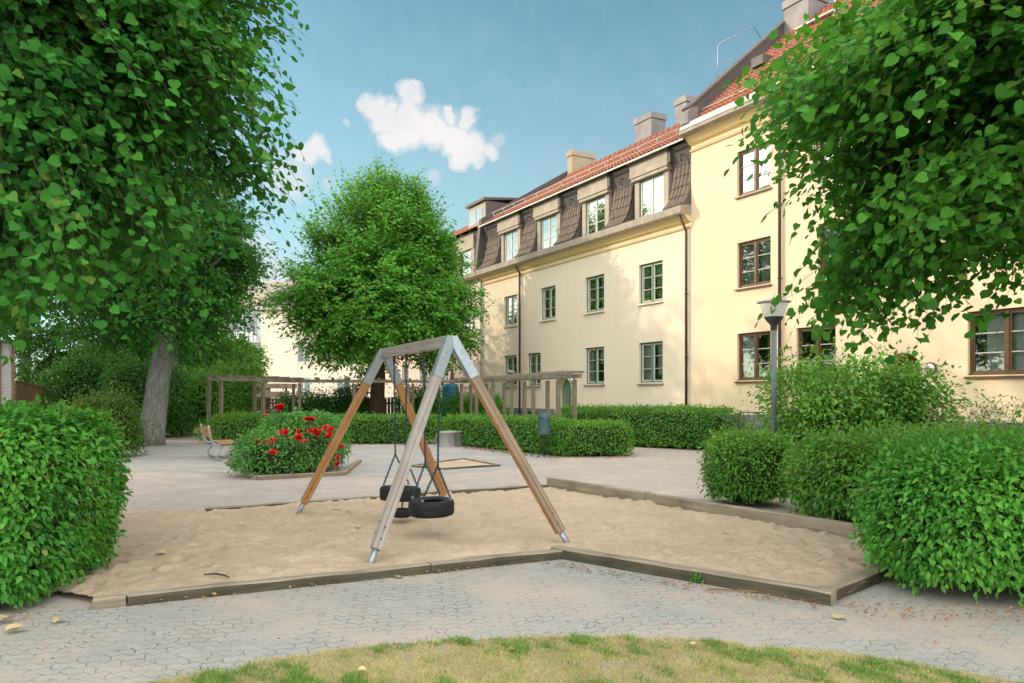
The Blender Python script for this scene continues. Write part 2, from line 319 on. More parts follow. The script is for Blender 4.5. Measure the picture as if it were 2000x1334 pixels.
class MB:
    def __init__(s): s.v = []; s.f = []; s.mi = []; s.sm = []
    def add(s, vs, fs, mi=0, smooth=False):
        n = len(s.v); s.v += [tuple(p) for p in vs]
        for f in fs: s.f.append(tuple(i + n for i in f)); s.mi.append(mi); s.sm.append(smooth)
        return s
    def box(s, x0, x1, y0, y1, z0, z1, mi=0):
        return s.add([(x0, y0, z0), (x1, y0, z0), (x1, y1, z0), (x0, y1, z0), (x0, y0, z1), (x1, y0, z1), (x1, y1, z1), (x0, y1, z1)],
              [(0, 3, 2, 1), (4, 5, 6, 7), (0, 1, 5, 4), (1, 2, 6, 5), (2, 3, 7, 6), (3, 0, 4, 7)], mi)
    def bar(s, a, b, w, h, up=(0, 0, 1), mi=0, mis=None):
        """square bar from a to b, w across, h along up"""
        a = Vector(a); b = Vector(b); d = (b - a).normalized(); u = Vector(up)
        sd = d.cross(u).normalized(); u = sd.cross(d).normalized()
        vs = []
        for p in (a, b):
            for i, j in ((-1, -1), (1, -1), (1, 1), (-1, 1)): vs.append(p + sd * (i * w / 2) + u * (j * h / 2))
        fs = [(3, 2, 1, 0), (4, 5, 6, 7), (0, 1, 5, 4), (1, 2, 6, 5), (2, 3, 7, 6), (3, 0, 4, 7)]
        n = len(s.v); s.v += [tuple(p) for p in vs]
        for k, f in enumerate(fs):
            s.f.append(tuple(i + n for i in f)); s.mi.append(mis[k] if mis else mi); s.sm.append(False)
        return s
    def tube(s, pts, rad, seg=8, mi=0, cap=True, smooth=True):
        pts = [Vector(p) for p in pts]; n0 = len(s.v)
        if not hasattr(rad, '__len__'): rad = [rad] * len(pts)
        ref = None
        for i, p in enumerate(pts):
            d = (pts[min(i + 1, len(pts) - 1)] - pts[max(i - 1, 0)]).normalized()
            if ref is None: ref = Vector((0, 0, 1)) if abs(d.z) < 0.9 else Vector((1, 0, 0))
            a = d.cross(ref).normalized(); b = a.cross(d).normalized(); ref = b
            for k in range(seg):
                t = 2 * math.pi * k / seg
                s.v.append(tuple(p + (a * math.cos(t) + b * math.sin(t)) * rad[i]))
        for i in range(len(pts) - 1):
            for k in range(seg):
                k2 = (k + 1) % seg
                s.f.append((n0 + i * seg + k, n0 + i * seg + k2, n0 + (i + 1) * seg + k2, n0 + (i + 1) * seg + k)); s.mi.append(mi); s.sm.append(smooth)
        if cap:
            s.f.append(tuple(n0 + k for k in reversed(range(seg)))); s.mi.append(mi); s.sm.append(False)
            e = n0 + (len(pts) - 1) * seg
            s.f.append(tuple(e + k for k in range(seg))); s.mi.append(mi); s.sm.append(False)
        return s
    def lathe(s, prof, seg=24, o=(0, 0, 0), mi=0, close=False, smooth=True):
        n0 = len(s.v); m = len(prof)
        for r, z in prof:
            for k in range(seg):
                t = 2 * math.pi * k / seg
                s.v.append((o[0] + r * math.cos(t), o[1] + r * math.sin(t), o[2] + z))
        rows = m if close else m - 1
        for i in range(rows):
            for k in range(seg):
                k2 = (k + 1) % seg; i2 = (i + 1) % m
                s.f.append((n0 + i * seg + k, n0 + i * seg + k2, n0 + i2 * seg + k2, n0 + i2 * seg + k)); s.mi.append(mi); s.sm.append(smooth)
        return s
    def prism(s, poly, z0, z1, mi=0):
        n = len(poly)
        vs = [(x, y, z0) for x, y in poly] + [(x, y, z1) for x, y in poly]
        fs = [tuple(reversed(range(n))), tuple(range(n, 2 * n))] + [(i, (i + 1) % n, n + (i + 1) % n, n + i) for i in range(n)]
        return s.add(vs, fs, mi)
    def slab(s, pl, x0, x1, mi=0):
        """polygon in (y,z) pulled from x0 to x1"""
        n = len(pl)
        vs = [(x0, y, z) for y, z in pl] + [(x1, y, z) for y, z in pl]
        fs = [tuple(range(n)), tuple(reversed(range(n, 2 * n)))] + [(i, n + i, n + (i + 1) % n, (i + 1) % n) for i in range(n)]
        return s.add(vs, fs, mi)
    def build(s, name, mats, parent=None, bevel=0.0, loc=None, fix=True):
        me = bpy.data.meshes.new(name); me.from_pydata(s.v, [], s.f)
        if not isinstance(mats, (list, tuple)): mats = [mats]
        for m in mats: me.materials.append(m)
        me.polygons.foreach_set('material_index', s.mi)
        me.polygons.foreach_set('use_smooth', s.sm)
        if fix:
            bm = bmesh.new(); bm.from_mesh(me); bmesh.ops.recalc_face_normals(bm, faces=bm.faces); bm.to_mesh(me); bm.free()
        me.update()
        o = link(bpy.data.objects.new(name, me), parent)
        if loc: o.location = loc
        if bevel:
            b = o.modifiers.new('bevel', 'BEVEL'); b.width = bevel; b.segments = 2; b.limit_method = 'ANGLE'
        return o

def grid_obj(name, V, faces, m, parent=None, smooth=True):
    me = bpy.data.meshes.new(name)
    V = np.asarray(V, dtype=np.float32); faces = np.asarray(faces, dtype=np.int32); k = faces.shape[1]
    me.vertices.add(len(V)); me.vertices.foreach_set('co', V.ravel())
    me.loops.add(faces.size); me.loops.foreach_set('vertex_index', faces.ravel())
    me.polygons.add(len(faces))
    me.polygons.foreach_set('loop_start', np.arange(0, faces.size, k, dtype=np.int32))
    me.polygons.foreach_set('use_smooth', np.full(len(faces), smooth))
    for mm in (m if isinstance(m, (list, tuple)) else [m]): me.materials.append(mm)
    me.update(calc_edges=True)
    return link(bpy.data.objects.new(name, me), parent)

# ------------------------------------------------------------------ foliage helpers
def unit(a): return a / np.maximum(np.linalg.norm(a, axis=-1, keepdims=True), 1e-9)

class Lump:
    """sum of sines: a smooth uneven field"""
    def __init__(s, seed, freq, n=9):
        g = np.random.default_rng(seed); s.k = g.normal(size=(n, 3)) * freq; s.p = g.uniform(0, 6.28, n); s.n = n
    def __call__(s, P): return np.sin(P @ s.k.T + s.p).sum(1) / math.sqrt(s.n)

# leaf outlines: x across, y along, z up; two halves folded on the midrib
HEART = (np.array([[0, 0, 0], [.33, -.10, .03], [.58, .18, .10], [.54, .55, .09], [.27, .86, .03], [0, 1.16, -.14], [-.27, .86, .03], [-.54, .55, .09], [-.58, .18, .10], [-.33, -.10, .03], [0, .5, .0]]),
         [[0, 1, 2, 10], [2, 3, 4, 10], [4, 5, 6, 10], [6, 7, 8, 10], [8, 9, 0, 10]])
OVATE = (np.array([[0, 0, 0], [.22, .22, .07], [.26, .48, .08], [0, 1.05, -.10], [-.26, .48, .08], [-.22, .22, .07], [0, .45, 0]]),
         [[0, 1, 2, 6], [6, 2, 3, 3], [6, 3, 4, 4], [0, 6, 4, 5]])
QUADL = (np.array([[0, 0, 0], [.34, .45, .10], [0, 1.0, -.08], [-.34, .45, .10]]), [[0, 1, 2, 2], [0, 2, 3, 3]])
BLADE = (np.array([[-.06, 0, 0], [.06, 0, 0], [.03, .6, .05], [0, 1.0, .22]]), [[0, 1, 2, 3]])

def leaves(name, P, Nn, T, size, tpl, m, parent=None, smooth=False, tone=None):
    tv, tf = tpl
    P = np.asarray(P); n = len(P)
    T = unit(T); Nn = unit(Nn - T * (Nn * T).sum(1, keepdims=True)); B = np.cross(T, Nn)
    sz = np.asarray(size).reshape(-1, 1, 1) * np.ones((n, 1, 1))
    curl = rng.uniform(-0.3, 1.6, (n, 1, 1))
    V = P[:, None, :] + sz * (tv[None, :, 0:1] * B[:, None, :] + tv[None, :, 1:2] * T[:, None, :] + curl * tv[None, :, 2:3] * Nn[:, None, :])
    k = len(tv)
    me = bpy.data.meshes.new(name)
    V = V.reshape(-1, 3).astype(np.float32)
    me.vertices.add(len(V)); me.vertices.foreach_set('co', V.ravel())
    loops = []; starts = []; off = 0
    clean = [[f[0]] + [b for a, b in zip(f, f[1:]) if a != b] for f in tf]
    base = np.concatenate([np.array(f) for f in clean]); ln = np.array([len(f) for f in clean])
    L = (base[None, :] + (np.arange(n) * k)[:, None]).ravel().astype(np.int32)
    st = np.concatenate([[0], np.cumsum(np.tile(ln, n))[:-1]]).astype(np.int32)
    me.loops.add(len(L)); me.loops.foreach_set('vertex_index', L)
    me.polygons.add(len(st)); me.polygons.foreach_set('loop_start', st)
    me.polygons.foreach_set('use_smooth', np.full(len(st), smooth))
    if tone is not None:
        a = me.attributes.new('tone', 'FLOAT', 'POINT'); a.data.foreach_set('value', np.repeat(np.asarray(tone), k).astype(np.float32))
    me.materials.append(m); me.update(calc_edges=True)
    return link(bpy.data.objects.new(name, me), parent)

def crown_pts(c, r, n, k, length, seed, outward=0.7, up=0.35, jit=0.45, droop=0.5, inner=0.5, lumpy=0.14, pointed=0.0, side=0.85, keep=None, bias=None, out_tips=1.0, clumps=0, spread=0.13):
    """leafy shoots grown from the shell of an uneven crown. returns P, N, T and the shoot polylines"""
    g = np.random.default_rng(seed); lump = Lump(seed + 1, 2.3)
    v = unit(g.normal(size=(n * 2, 3)))
    v = v[v[:, 2] > -0.92][:n]
    cf = None; tn = np.zeros(n)
    if clumps:                                # shoots grouped on boughs, with dark gaps between the boughs
        cc = unit(g.normal(size=(clumps, 3))); cc = cc[cc[:, 2] > -0.9]
        idx = g.integers(len(cc), size=n); sp = spread * g.uniform(.6, 1.5, (len(cc), 1))
        v = unit(cc[idx] + g.normal(size=(n, 3)) * sp[idx] * np.array([1.25, 1.25, .6]))
        cf = g.uniform(.74, 1.10, (len(cc), 1))[idx]; tn = g.uniform(0, 1, len(cc))[idx] * .5
    if bias is not None:
        kp = g.uniform(size=len(v)) < np.clip(0.45 + 0.8 * (v @ np.asarray(bias)), 0.15, 1.0); v = v[kp]
        tn = tn[kp]
        if cf is not None: cf = cf[kp]
    n = len(v)
    f = 1 - np.abs(g.normal(size=(n, 1))) * inner * 0.5
    f = np.clip(f, 0.25, 1.0)
    if cf is not None: f = f * cf
    sh = 1 + lumpy * lump(v * 2.2)[:, None]
    rr = np.asarray(r)[None, :] * np.ones((n, 3))
    if pointed: 
        t = np.clip(v[:, 2], 0, 1)[:, None]
        rr[:, :2] *= (1 - pointed * t ** 1.2)
    base = np.asarray(c) + v * rr * f * sh
    D = unit(v * outward + np.array([0, 0, up]) + g.normal(size=(n, 3)) * jit)
    L = length * g.uniform(0.55, 1.35, (n, 1))
    base = base - D * L * (0.75 - 0.35 * out_tips)
    s = (np.arange(k) + 0.4) / k
    dr = np.array([0, 0, -1.0]) * droop
    sideax = unit(np.cross(D, np.array([0, 0, 1.0])) + 1e-4)
    P = base[:, None, :] + (D * L)[:, None, :] * s[None, :, None] + (dr * L[:, :, None] if False else dr[None, None, :] * L[:, None, :] * (s ** 2)[None, :, None])
    alt = np.where(np.arange(k) % 2 == 0, 1.0, -1.0)[None, :, None]
    T = D[:, None, :] * 0.60 + sideax[:, None, :] * alt * side + np.array([0, 0, -0.40]) + g.normal(size=(n, k, 3)) * 0.32
    Nn = v[:, None, :] * 0.62 + np.array([0, 0, 0.66]) + g.normal(size=(n, k, 3)) * 0.40
    P = P + sideax[:, None, :] * alt * 0.02
    tw = np.concatenate([base[:, None, :], P[:, [k // 2, k - 1], :]], 1)
    tn = np.repeat(np.clip(tn + g.uniform(0, 1, n) ** 2 * .7 - .12, 0, 1), k)
    P = P.reshape(-1, 3); T = T.reshape(-1, 3); Nn = Nn.reshape(-1, 3)
    if keep is not None:
        mk = keep(P); P, T, Nn, tn = P[mk], T[mk], Nn[mk], tn[mk]
    return P, Nn, T, tw, tn

def twigs_obj(tw, rad, m, parent, name='twigs'):
    """three sided tapering twigs from shoot polylines (n,3,3)"""
    n = len(tw)
    D = unit(tw[:, 2] - tw[:, 0]); a = unit(np.cross(D, np.array([0.3, 0.2, 1.0]))); b = np.cross(D, a)
    V = np.zeros((n, 3, 3, 3))
    for i, rr in enumerate((1.0, 0.75, 0.3)):
        for j in range(3):
            t = 2 * math.pi * j / 3
            V[:, i, j] = tw[:, i] + (a * math.cos(t) + b * math.sin(t)) * rad * rr
    f = []
    for i in range(2):
        for j in range(3):
            j2 = (j + 1) % 3; f.append((i * 3 + j, i * 3 + j2, i * 3 + 3 + j2, i * 3 + 3 + j))
    Fc = (np.array(f)[None] + (np.arange(n) * 9)[:, None, None]).reshape(-1, 4)
    return grid_obj(name, V.reshape(-1, 3), Fc, m, parent)

def trunk_obj(base, top, r0, r1, limbs, m, parent, seed=1, name='trunk', flare=1.35, wob=0.04):
    g = np.random.default_rng(seed)
    base = Vector(base); top = Vector(top); mb = MB()
    pts = []; rad = []
    for i in range(9):
        t = i / 8
        p = base.lerp(top, t) + Vector((g.normal() * wob * t, g.normal() * wob * t, 0))
        pts.append(p); rad.append((r0 + (r1 - r0) * t) * (1 + (flare - 1) * math.exp(-t * 9)))
    mb.tube(pts, rad, 20)
    for (lx, ly, lz, t, lr) in limbs:
        a = base.lerp(top, t); e = Vector((lx, ly, lz)); mid = a.lerp(e, 0.45) + Vector((0, 0, (e - a).length * 0.10))
        mb.tube([a, a.lerp(mid, .5), mid, mid.lerp(e, .5), e], [lr, lr * .9, lr * .72, lr * .5, lr * .22], 9)
    return mb.build(name, m, parent)

def hedge_pts(c, half, rz, n, seed, p=5.0, depth=0.14, lumpy=0.05, freq=2.2, wild=0.0, bottom=0.0):
    g = np.random.default_rng(seed); h = np.array(half); lump = Lump(seed + 3, freq)
    ar = np.array([h[1] * h[2], h[1] * h[2], h[0] * h[2], h[0] * h[2], h[0] * h[1] * 1.3]); ar = ar / ar.sum()
    face = g.choice(5, n, p=ar)
    q = g.uniform(-1, 1, (n, 3))
    ax = np.array([0, 0, 1, 1, 2])[face]; sg = np.array([-1, 1, -1, 1, 1])[face]
    q[np.arange(n), ax] = sg
    q = q / ((np.abs(q) ** p).sum(1) ** (1 / p))[:, None]
    nr = np.sign(q) * np.abs(q) ** (p - 1) / h; nr = unit(nr)
    P = q * h
    P = P * (1 + lumpy * lump(P)[:, None]) - nr * (np.abs(g.normal(size=(n, 1))) * depth) + nr * (g.uniform(size=(n, 1)) ** 6) * wild
    ca, sa = math.cos(rz), math.sin(rz)
    Rm = np.array([[ca, -sa, 0], [sa, ca, 0], [0, 0, 1]])
    P = P @ Rm.T; nr = nr @ Rm.T
    P = P + np.array(c)
    T = nr * 0.75 + np.array([0, 0, -0.55]) + g.normal(size=(n, 3)) * 0.5
    Nn = nr * 0.6 + np.array([0, 0, 0.7]) + g.normal(size=(n, 3)) * 0.42
    return P, Nn, T

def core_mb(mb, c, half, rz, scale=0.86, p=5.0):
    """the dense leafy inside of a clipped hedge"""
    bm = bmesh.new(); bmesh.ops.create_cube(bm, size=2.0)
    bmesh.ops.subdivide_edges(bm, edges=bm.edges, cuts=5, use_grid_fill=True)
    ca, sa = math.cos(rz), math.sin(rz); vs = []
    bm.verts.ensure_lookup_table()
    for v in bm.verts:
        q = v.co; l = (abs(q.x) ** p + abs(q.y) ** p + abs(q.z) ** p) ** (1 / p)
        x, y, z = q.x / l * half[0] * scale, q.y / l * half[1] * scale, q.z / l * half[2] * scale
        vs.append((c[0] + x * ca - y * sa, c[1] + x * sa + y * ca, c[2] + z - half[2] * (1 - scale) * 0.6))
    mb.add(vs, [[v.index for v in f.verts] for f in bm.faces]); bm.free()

def hedge(name, label, cat, segs, per_m2, size, tpl, m, seed, loc, lumpy=0.05, depth=0.14, wild=0.12, p=5.0, core=True, core_m=None, group=None, freq=2.2, core_scale=0.84):
    """segs: (cx, cy, half x, half y, height, rz) in world"""
    t = thing(name, label, cat, loc, group=group)
    Ps, Ns, Ts = [], [], []; mb = MB(); L = Vector(loc)
    for i, (cx, cy, hx, hy, ht, rz) in enumerate(segs):
        h = (hx, hy, ht / 2); c = (cx - L.x, cy - L.y, ht / 2 - L.z)
        area = 4 * hx * h[2] * 2 + 4 * hy * h[2] * 2 + 4 * hx * hy
        P, Nn, T = hedge_pts(c, h, rz, int(area * per_m2), seed + i * 11, p, depth, lumpy, freq, wild)
        Ps.append(P); Ns.append(Nn); Ts.append(T)
        if core: core_mb(mb, c, h, rz, core_scale, p)
    P = np.concatenate(Ps); sz = size * rng.uniform(0.6, 1.25, len(P))
    lt = Lump(seed + 77, 2.6); l2 = Lump(seed + 78, 9.0)
    tn = np.clip(.30 + .28 * lt(P) + .22 * l2(P) + .12 * rng.normal(size=len(P)), 0, 1)
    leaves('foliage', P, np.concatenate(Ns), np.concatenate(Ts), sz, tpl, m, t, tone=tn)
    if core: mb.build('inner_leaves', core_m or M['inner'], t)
    return t
# ------------------------------------------------------------------ camera, sun, sky
cam = bpy.data.cameras.new('camera'); camo = bpy.data.objects.new('camera', cam); C.objects.link(camo)
camo.location = (0, 0, EYE); camo.rotation_euler = (R(90), 0, 0)
cam.sensor_width = 36; cam.lens = 36 * F / 2000; cam.shift_y = 0.0525; cam.clip_end = 2000; cam.clip_start = 0.05
scene.camera = camo

SUN_EL = R(21); SUN_AZ = math.atan2(-0.93, 0.22)       # azimuth measured from +Y towards +X
sd = Vector((math.sin(SUN_AZ) * math.cos(SUN_EL), math.cos(SUN_AZ) * math.cos(SUN_EL), math.sin(SUN_EL)))
sl = bpy.data.lights.new('sun', 'SUN'); sl.energy = 2.2; sl.angle = R(0.6); sl.color = (1.0, 0.80, 0.58)
so = bpy.data.objects.new('sun', sl); C.objects.link(so)
so.rotation_euler = (-sd).to_track_quat('-Z', 'Y').to_euler(); so.location = (-40, 10, 30)

w = bpy.data.worlds.new('World'); scene.world = w; w.use_nodes = True
nt = w.node_tree; bg = nt.nodes['Background']
sky = nt.nodes.new('ShaderNodeTexSky'); sky.sky_type = 'NISHITA'; sky.sun_disc = False
sky.sun_elevation = SUN_EL; sky.sun_rotation = SUN_AZ % (2 * math.pi)
sky.altitude = 50; sky.air_density = 1.0; sky.dust_density = 0.7; sky.ozone_density = 1.4
hs = N(nt, 'ShaderNodeHueSaturation', Hue=0.49, Saturation=0.97, Value=1.18)
nt.links.new(mixc(nt, 1.0, sky.outputs[0], (0.70, 1.11, 1.05), 'MULTIPLY'), hs.inputs['Color'])
tc = nt.nodes.new('ShaderNodeTexCoord')
D0 = tc.outputs['Generated']
def pdir(px, py):
    v = Vector(((px - 1000) / F, 1.0, (772 - py) / F)); return v.normalized()
nz = N(nt, 'ShaderNodeTexNoise', Scale=26.0, Detail=7.0, Roughness=0.6); nt.links.new(D0, nz.inputs['Vector'])
nz2 = N(nt, 'ShaderNodeTexNoise', Scale=9.0, Detail=5.0, Roughness=0.6); nt.links.new(D0, nz2.inputs['Vector'])
def vm(op, a, b):
    n = nt.nodes.new('ShaderNodeVectorMath'); n.operation = op
    for i, v in enumerate((a, b)):
        if hasattr(v, 'links'): nt.links.new(v, n.inputs[i])
        else: n.inputs[i].default_value = v
    return n
w1 = vm('SUBTRACT', nz.outputs['Color'], (0.5, 0.5, 0.5)).outputs[0]
w2 = vm('SUBTRACT', nz2.outputs['Color'], (0.5, 0.5, 0.5)).outputs[0]
sc1 = vm('MULTIPLY', w1, (0.036,) * 3).outputs[0]
sc2 = vm('MULTIPLY', w2, (0.030,) * 3).outputs[0]
DW = vm('ADD', vm('ADD', D0, sc1).outputs[0], sc2).outputs[0]
blobs = [(728, 206, 28, 1.0), (752, 228, 34, 1.0), (800, 188, 30, 1.0), (812, 172, 18, .8), (795, 240, 48, 1.0), (840, 250, 46, 1.0), (885, 272, 42, 1.0), (925, 286, 36, .95), (958, 296, 24, .7), (880, 225, 15, .9), (914, 232, 22, .9), (895, 312, 26, .9), (770, 268, 34, 1.0), (935, 312, 20, .6),
         (975, 270, 18, .35), (612, 290, 28, .95), (592, 300, 30, .95), (636, 302, 14, .6), (676, 237, 11, .4), (560, 345, 55, .45), (520, 575, 80, .8), (470, 520, 70, .8), (500, 480, 40, .4), (850, 345, 20, .3), (635, 358, 16, .25)]
acc = None
for px, py, rr, a in blobs:
    rr *= .9
    d = nt.nodes.new('ShaderNodeVectorMath'); d.operation = 'DISTANCE'
    nt.links.new(DW, d.inputs[0]); d.inputs[1].default_value = pdir(px, py)
    f = ramp(nt, d.outputs['Value'], rr * 1.15 / F, rr * 0.45 / F, 0.0, a)
    acc = f if acc is None else math_(nt, 'SMOOTH_MAX', acc, f, 0.12)
cl = math_(nt, 'MULTIPLY', ramp(nt, math_(nt, 'MULTIPLY_ADD', nz.outputs['Fac'], 0.50, math_(nt, 'SUBTRACT', acc, 0.25)), 0.03, 0.75), ramp(nt, acc, 0.02, 0.2))
# bright cloud added out of view, overhead, behind and left, to fill the shade
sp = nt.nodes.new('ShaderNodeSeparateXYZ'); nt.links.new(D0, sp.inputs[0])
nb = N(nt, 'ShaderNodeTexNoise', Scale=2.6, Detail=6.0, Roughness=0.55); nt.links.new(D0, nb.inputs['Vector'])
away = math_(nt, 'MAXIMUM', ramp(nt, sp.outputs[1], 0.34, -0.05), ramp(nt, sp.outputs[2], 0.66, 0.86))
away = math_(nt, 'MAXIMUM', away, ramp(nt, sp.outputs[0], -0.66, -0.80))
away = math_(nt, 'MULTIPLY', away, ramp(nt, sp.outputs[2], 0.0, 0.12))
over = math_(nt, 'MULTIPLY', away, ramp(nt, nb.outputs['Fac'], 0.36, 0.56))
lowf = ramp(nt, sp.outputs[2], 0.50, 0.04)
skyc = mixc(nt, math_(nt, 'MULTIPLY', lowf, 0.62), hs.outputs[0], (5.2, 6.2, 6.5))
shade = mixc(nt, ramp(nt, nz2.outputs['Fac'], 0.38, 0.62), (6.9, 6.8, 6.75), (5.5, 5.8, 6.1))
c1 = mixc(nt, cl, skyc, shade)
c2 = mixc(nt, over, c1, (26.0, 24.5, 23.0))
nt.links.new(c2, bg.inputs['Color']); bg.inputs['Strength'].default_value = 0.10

scene.view_settings.view_transform = 'Standard'; scene.view_settings.look = 'None'
scene.view_settings.exposure = 0.44; scene.view_settings.gamma = 1.0
scene.render.engine = 'CYCLES'
scene.cycles.max_bounces = 7; scene.cycles.diffuse_bounces = 3; scene.cycles.transparent_max_bounces = 12
scene.cycles.use_denoising = True; scene.cycles.use_adaptive_sampling = False
scene.cycles.sample_clamp_indirect = 3.0

# ------------------------------------------------------------------ ground
def sheet(name, poly, z, m, grid=None):
    mb = MB(); mb.add([(x, y, z) for x, y in poly], [tuple(range(len(poly)))])
    o = mb.build(name, m, fix=False); return tag(o, kind='structure')
def soft_sheet(name, poly, z, m, inset=0.3):
    """a thin drift of soil or sand that thins out over its border"""
    bm = bmesh.new(); f = bm.faces.new([bm.verts.new((x, y, z)) for x, y in poly]); n = len(poly)
    bm.normal_update()
    if f.normal.z < 0: f.normal_flip()
    bmesh.ops.inset_region(bm, faces=[f], thickness=inset, use_even_offset=False)
    bm.verts.index_update(); me = bpy.data.meshes.new(name); bm.to_mesh(me); bm.free(); me.materials.append(m)
    a = me.attributes.new('cover', 'FLOAT', 'POINT'); a.data.foreach_set('value', [0.0 if i < n else 1.0 for i in range(len(me.vertices))])
    o = link(bpy.data.objects.new(name, me)); return tag(o, kind='structure')
def ring(cx, cy, rx, ry, n=40, wob=0.0, seed=0):
    g = np.random.default_rng(seed); ph = g.uniform(0, 6.28, 4)
    return [(cx + rx * math.cos(t) * (1 + wob * (math.sin(3 * t + ph[0]) + .6 * math.sin(7 * t + ph[1]) + .4 * math.sin(13 * t + ph[2]))),
             cy + ry * math.sin(t) * (1 + wob * (math.sin(4 * t + ph[3]) + .6 * math.sin(9 * t + ph[1]) + .4 * math.sin(15 * t + ph[0])))) for t in [2 * math.pi * i / n for i in range(n)]]
def wobbly(pts, amp, step=0.35, seed=0):
    g = np.random.default_rng(seed); out = []
    n = len(pts)
    for i in range(n):
        a = Vector(pts[i]); b = Vector(pts[(i + 1) % n]); L = (b - a).length; k = max(1, int(L / step))
        nr = Vector((-(b - a).y, (b - a).x)).normalized()
        for j in range(k):
            p = a.lerp(b, j / k) + nr * (g.normal() * amp); out.append((p.x, p.y))
    return out
tag(MB().add([(-300, -60, 0), (300, -60, 0), (300, 400, 0), (-300, 400, 0)], [(0, 1, 2, 3)]).build('ground', M['asphalt'], fix=False), kind='structure')
sheet('path', [(-12, -2), (12, -2), (12, 8.4), (-12, 8.4)], 0.004, M['paver'])
sheet('plaza', [(-11.8, 16.6), (-6.5, 16.2), (-2.0, 15.2), (0.2, 17.2), (1.2, 19.2), (0.5, 24), (-2.2, 26.4), (-11.5, 26.2), (-13, 22)], 0.004, M['paver_plaza'])
soft_sheet('soil', wobbly([(2.55, 6.02), (2.75, 5.72), (3.6, 5.45), (5.2, 5.0), (9, 4.6), (13, 9), (13, 18), (8, 19), (4.8, 13.6), (2.3, 13.2), (1.5, 12.6), (3.9, 8.8), (3.4, 6.6)], 0.05, seed=3), 0.008, M['sand_soft'])
soft_sheet('left_soil', wobbly([(-9, 4.6), (-5.2, 5.2), (-4.0, 5.35), (-3.35, 5.75), (-3.4, 6.4), (-6, 7), (-9, 8)], 0.05, seed=4), 0.012, M['soil'])
soft_sheet('tree_soil', wobbly([(-26, 23.2), (-14.5, 23.4), (-11.0, 23.0), (-8.6, 24.2), (-9.6, 27.5), (-11, 40), (-26, 40)], 0.12, seed=5), 0.012, M['soil'])
soft_sheet('hedge_soil', wobbly([(-10.6, 24.7), (-2.3, 24.9), (0.3, 19.0), (1.4, 18.7), (3.6, 20.2), (3.4, 21.6), (1.8, 22), (-1.6, 27.5), (-10.6, 27.3)], 0.06, seed=6), 0.012, M['soil'])
sheet('yard_lawn', [(-10, 28), (-1, 28), (2.2, 23), (2.6, 26.2), (6.6, 21.2), (14, 8), (30, 8), (30, 90), (-40, 90), (-40, 40)], 0.008, M['dirt_hard'])
soft_sheet('bed_soil', [(-6.9, 18.3), (-4.95, 14.8), (-3.5, 15.7), (-3.9, 18.6)], 0.012, M['soil'])
# lawn in front, a low mound
LC = (0.42, 3.10); LR = (3.05, 2.06)
poly = ring(LC[0], LC[1], LR[0], LR[1], 70, 0.012, 2)
mb = MB(); cs = [(LC[0], LC[1], 0.035)]
rows = [0.35, 0.7, 0.9, 0.96, 1.03]
for r_ in rows: cs += [(LC[0] + (x - LC[0]) * r_, LC[1] + (y - LC[1]) * r_, 0.035 * max(0, 1 - r_ ** 3) + 0.008) for x, y in poly]
fs = [(0, 1 + i, 1 + (i + 1) % 70) for i in range(70)]
for k in range(len(rows) - 1): fs += [(1 + k * 70 + i, 1 + (k + 1) * 70 + i, 1 + (k + 1) * 70 + (i + 1) % 70, 1 + k * 70 + (i + 1) % 70) for i in range(70)]
mb.add(cs, fs, smooth=True); lw = tag(mb.build('lawn', M['dirt'], fix=False), kind='structure')
a = lw.data.attributes.new('cover', 'FLOAT', 'POINT'); a.data.foreach_set('value', [1.0] + [c_ for c_ in (1.0, 1.0, 1.0, .6, 0.0) for _ in range(70)])
def grass_pts(n, seed, clump):
    g = np.random.default_rng(seed); L1 = Lump(seed, 5.0); L2 = Lump(seed + 5, 17.0)
    t = g.uniform(0.35, 2.8, n); r_ = np.sqrt(g.uniform(0.25, 1.0, n)) * (1 + 0.015 * g.normal(size=n))
    P = np.stack([LC[0] + LR[0] * r_ * np.cos(t), LC[1] + LR[1] * r_ * np.sin(t), 0.035 * (1 - np.clip(r_, 0, 1) ** 3) + 0.004], 1)
    fld = L1(P) * 0.35 + L2(P) * 0.65 - np.clip((r_ - .93) * 9, 0, 1.5) * (.35 + .5 * np.abs(L1(P)))
    return P[fld + g.normal(size=n) * 0.4 > clump]
for nm, n, cl_, s0, s1, m_, sd_ in (('grass', 200000, 0.74, 0.016, 0.052, 'grass', 21), ('dry_grass', 190000, -0.75, 0.012, 0.036, 'grass_dry', 22)):
    P = grass_pts(n, sd_, cl_); k = len(P)
    T = np.stack([rng.normal(0, 0.75, k), rng.normal(0, 0.75, k), np.full(k, 0.9 if nm == 'grass' else 0.45)], 1)
    Nn = rng.normal(size=(k, 3)) * 0.6 + np.array([0, -0.6, 0.5])
    o = leaves(nm, P, Nn, T, rng.uniform(s0, s1, k), BLADE, M[m_])
    tag(o, 'short green grass tufts on the bare earth lawn' if nm == 'grass' else 'dry straw coloured grass on the bare earth lawn', 'grass', kind='stuff')

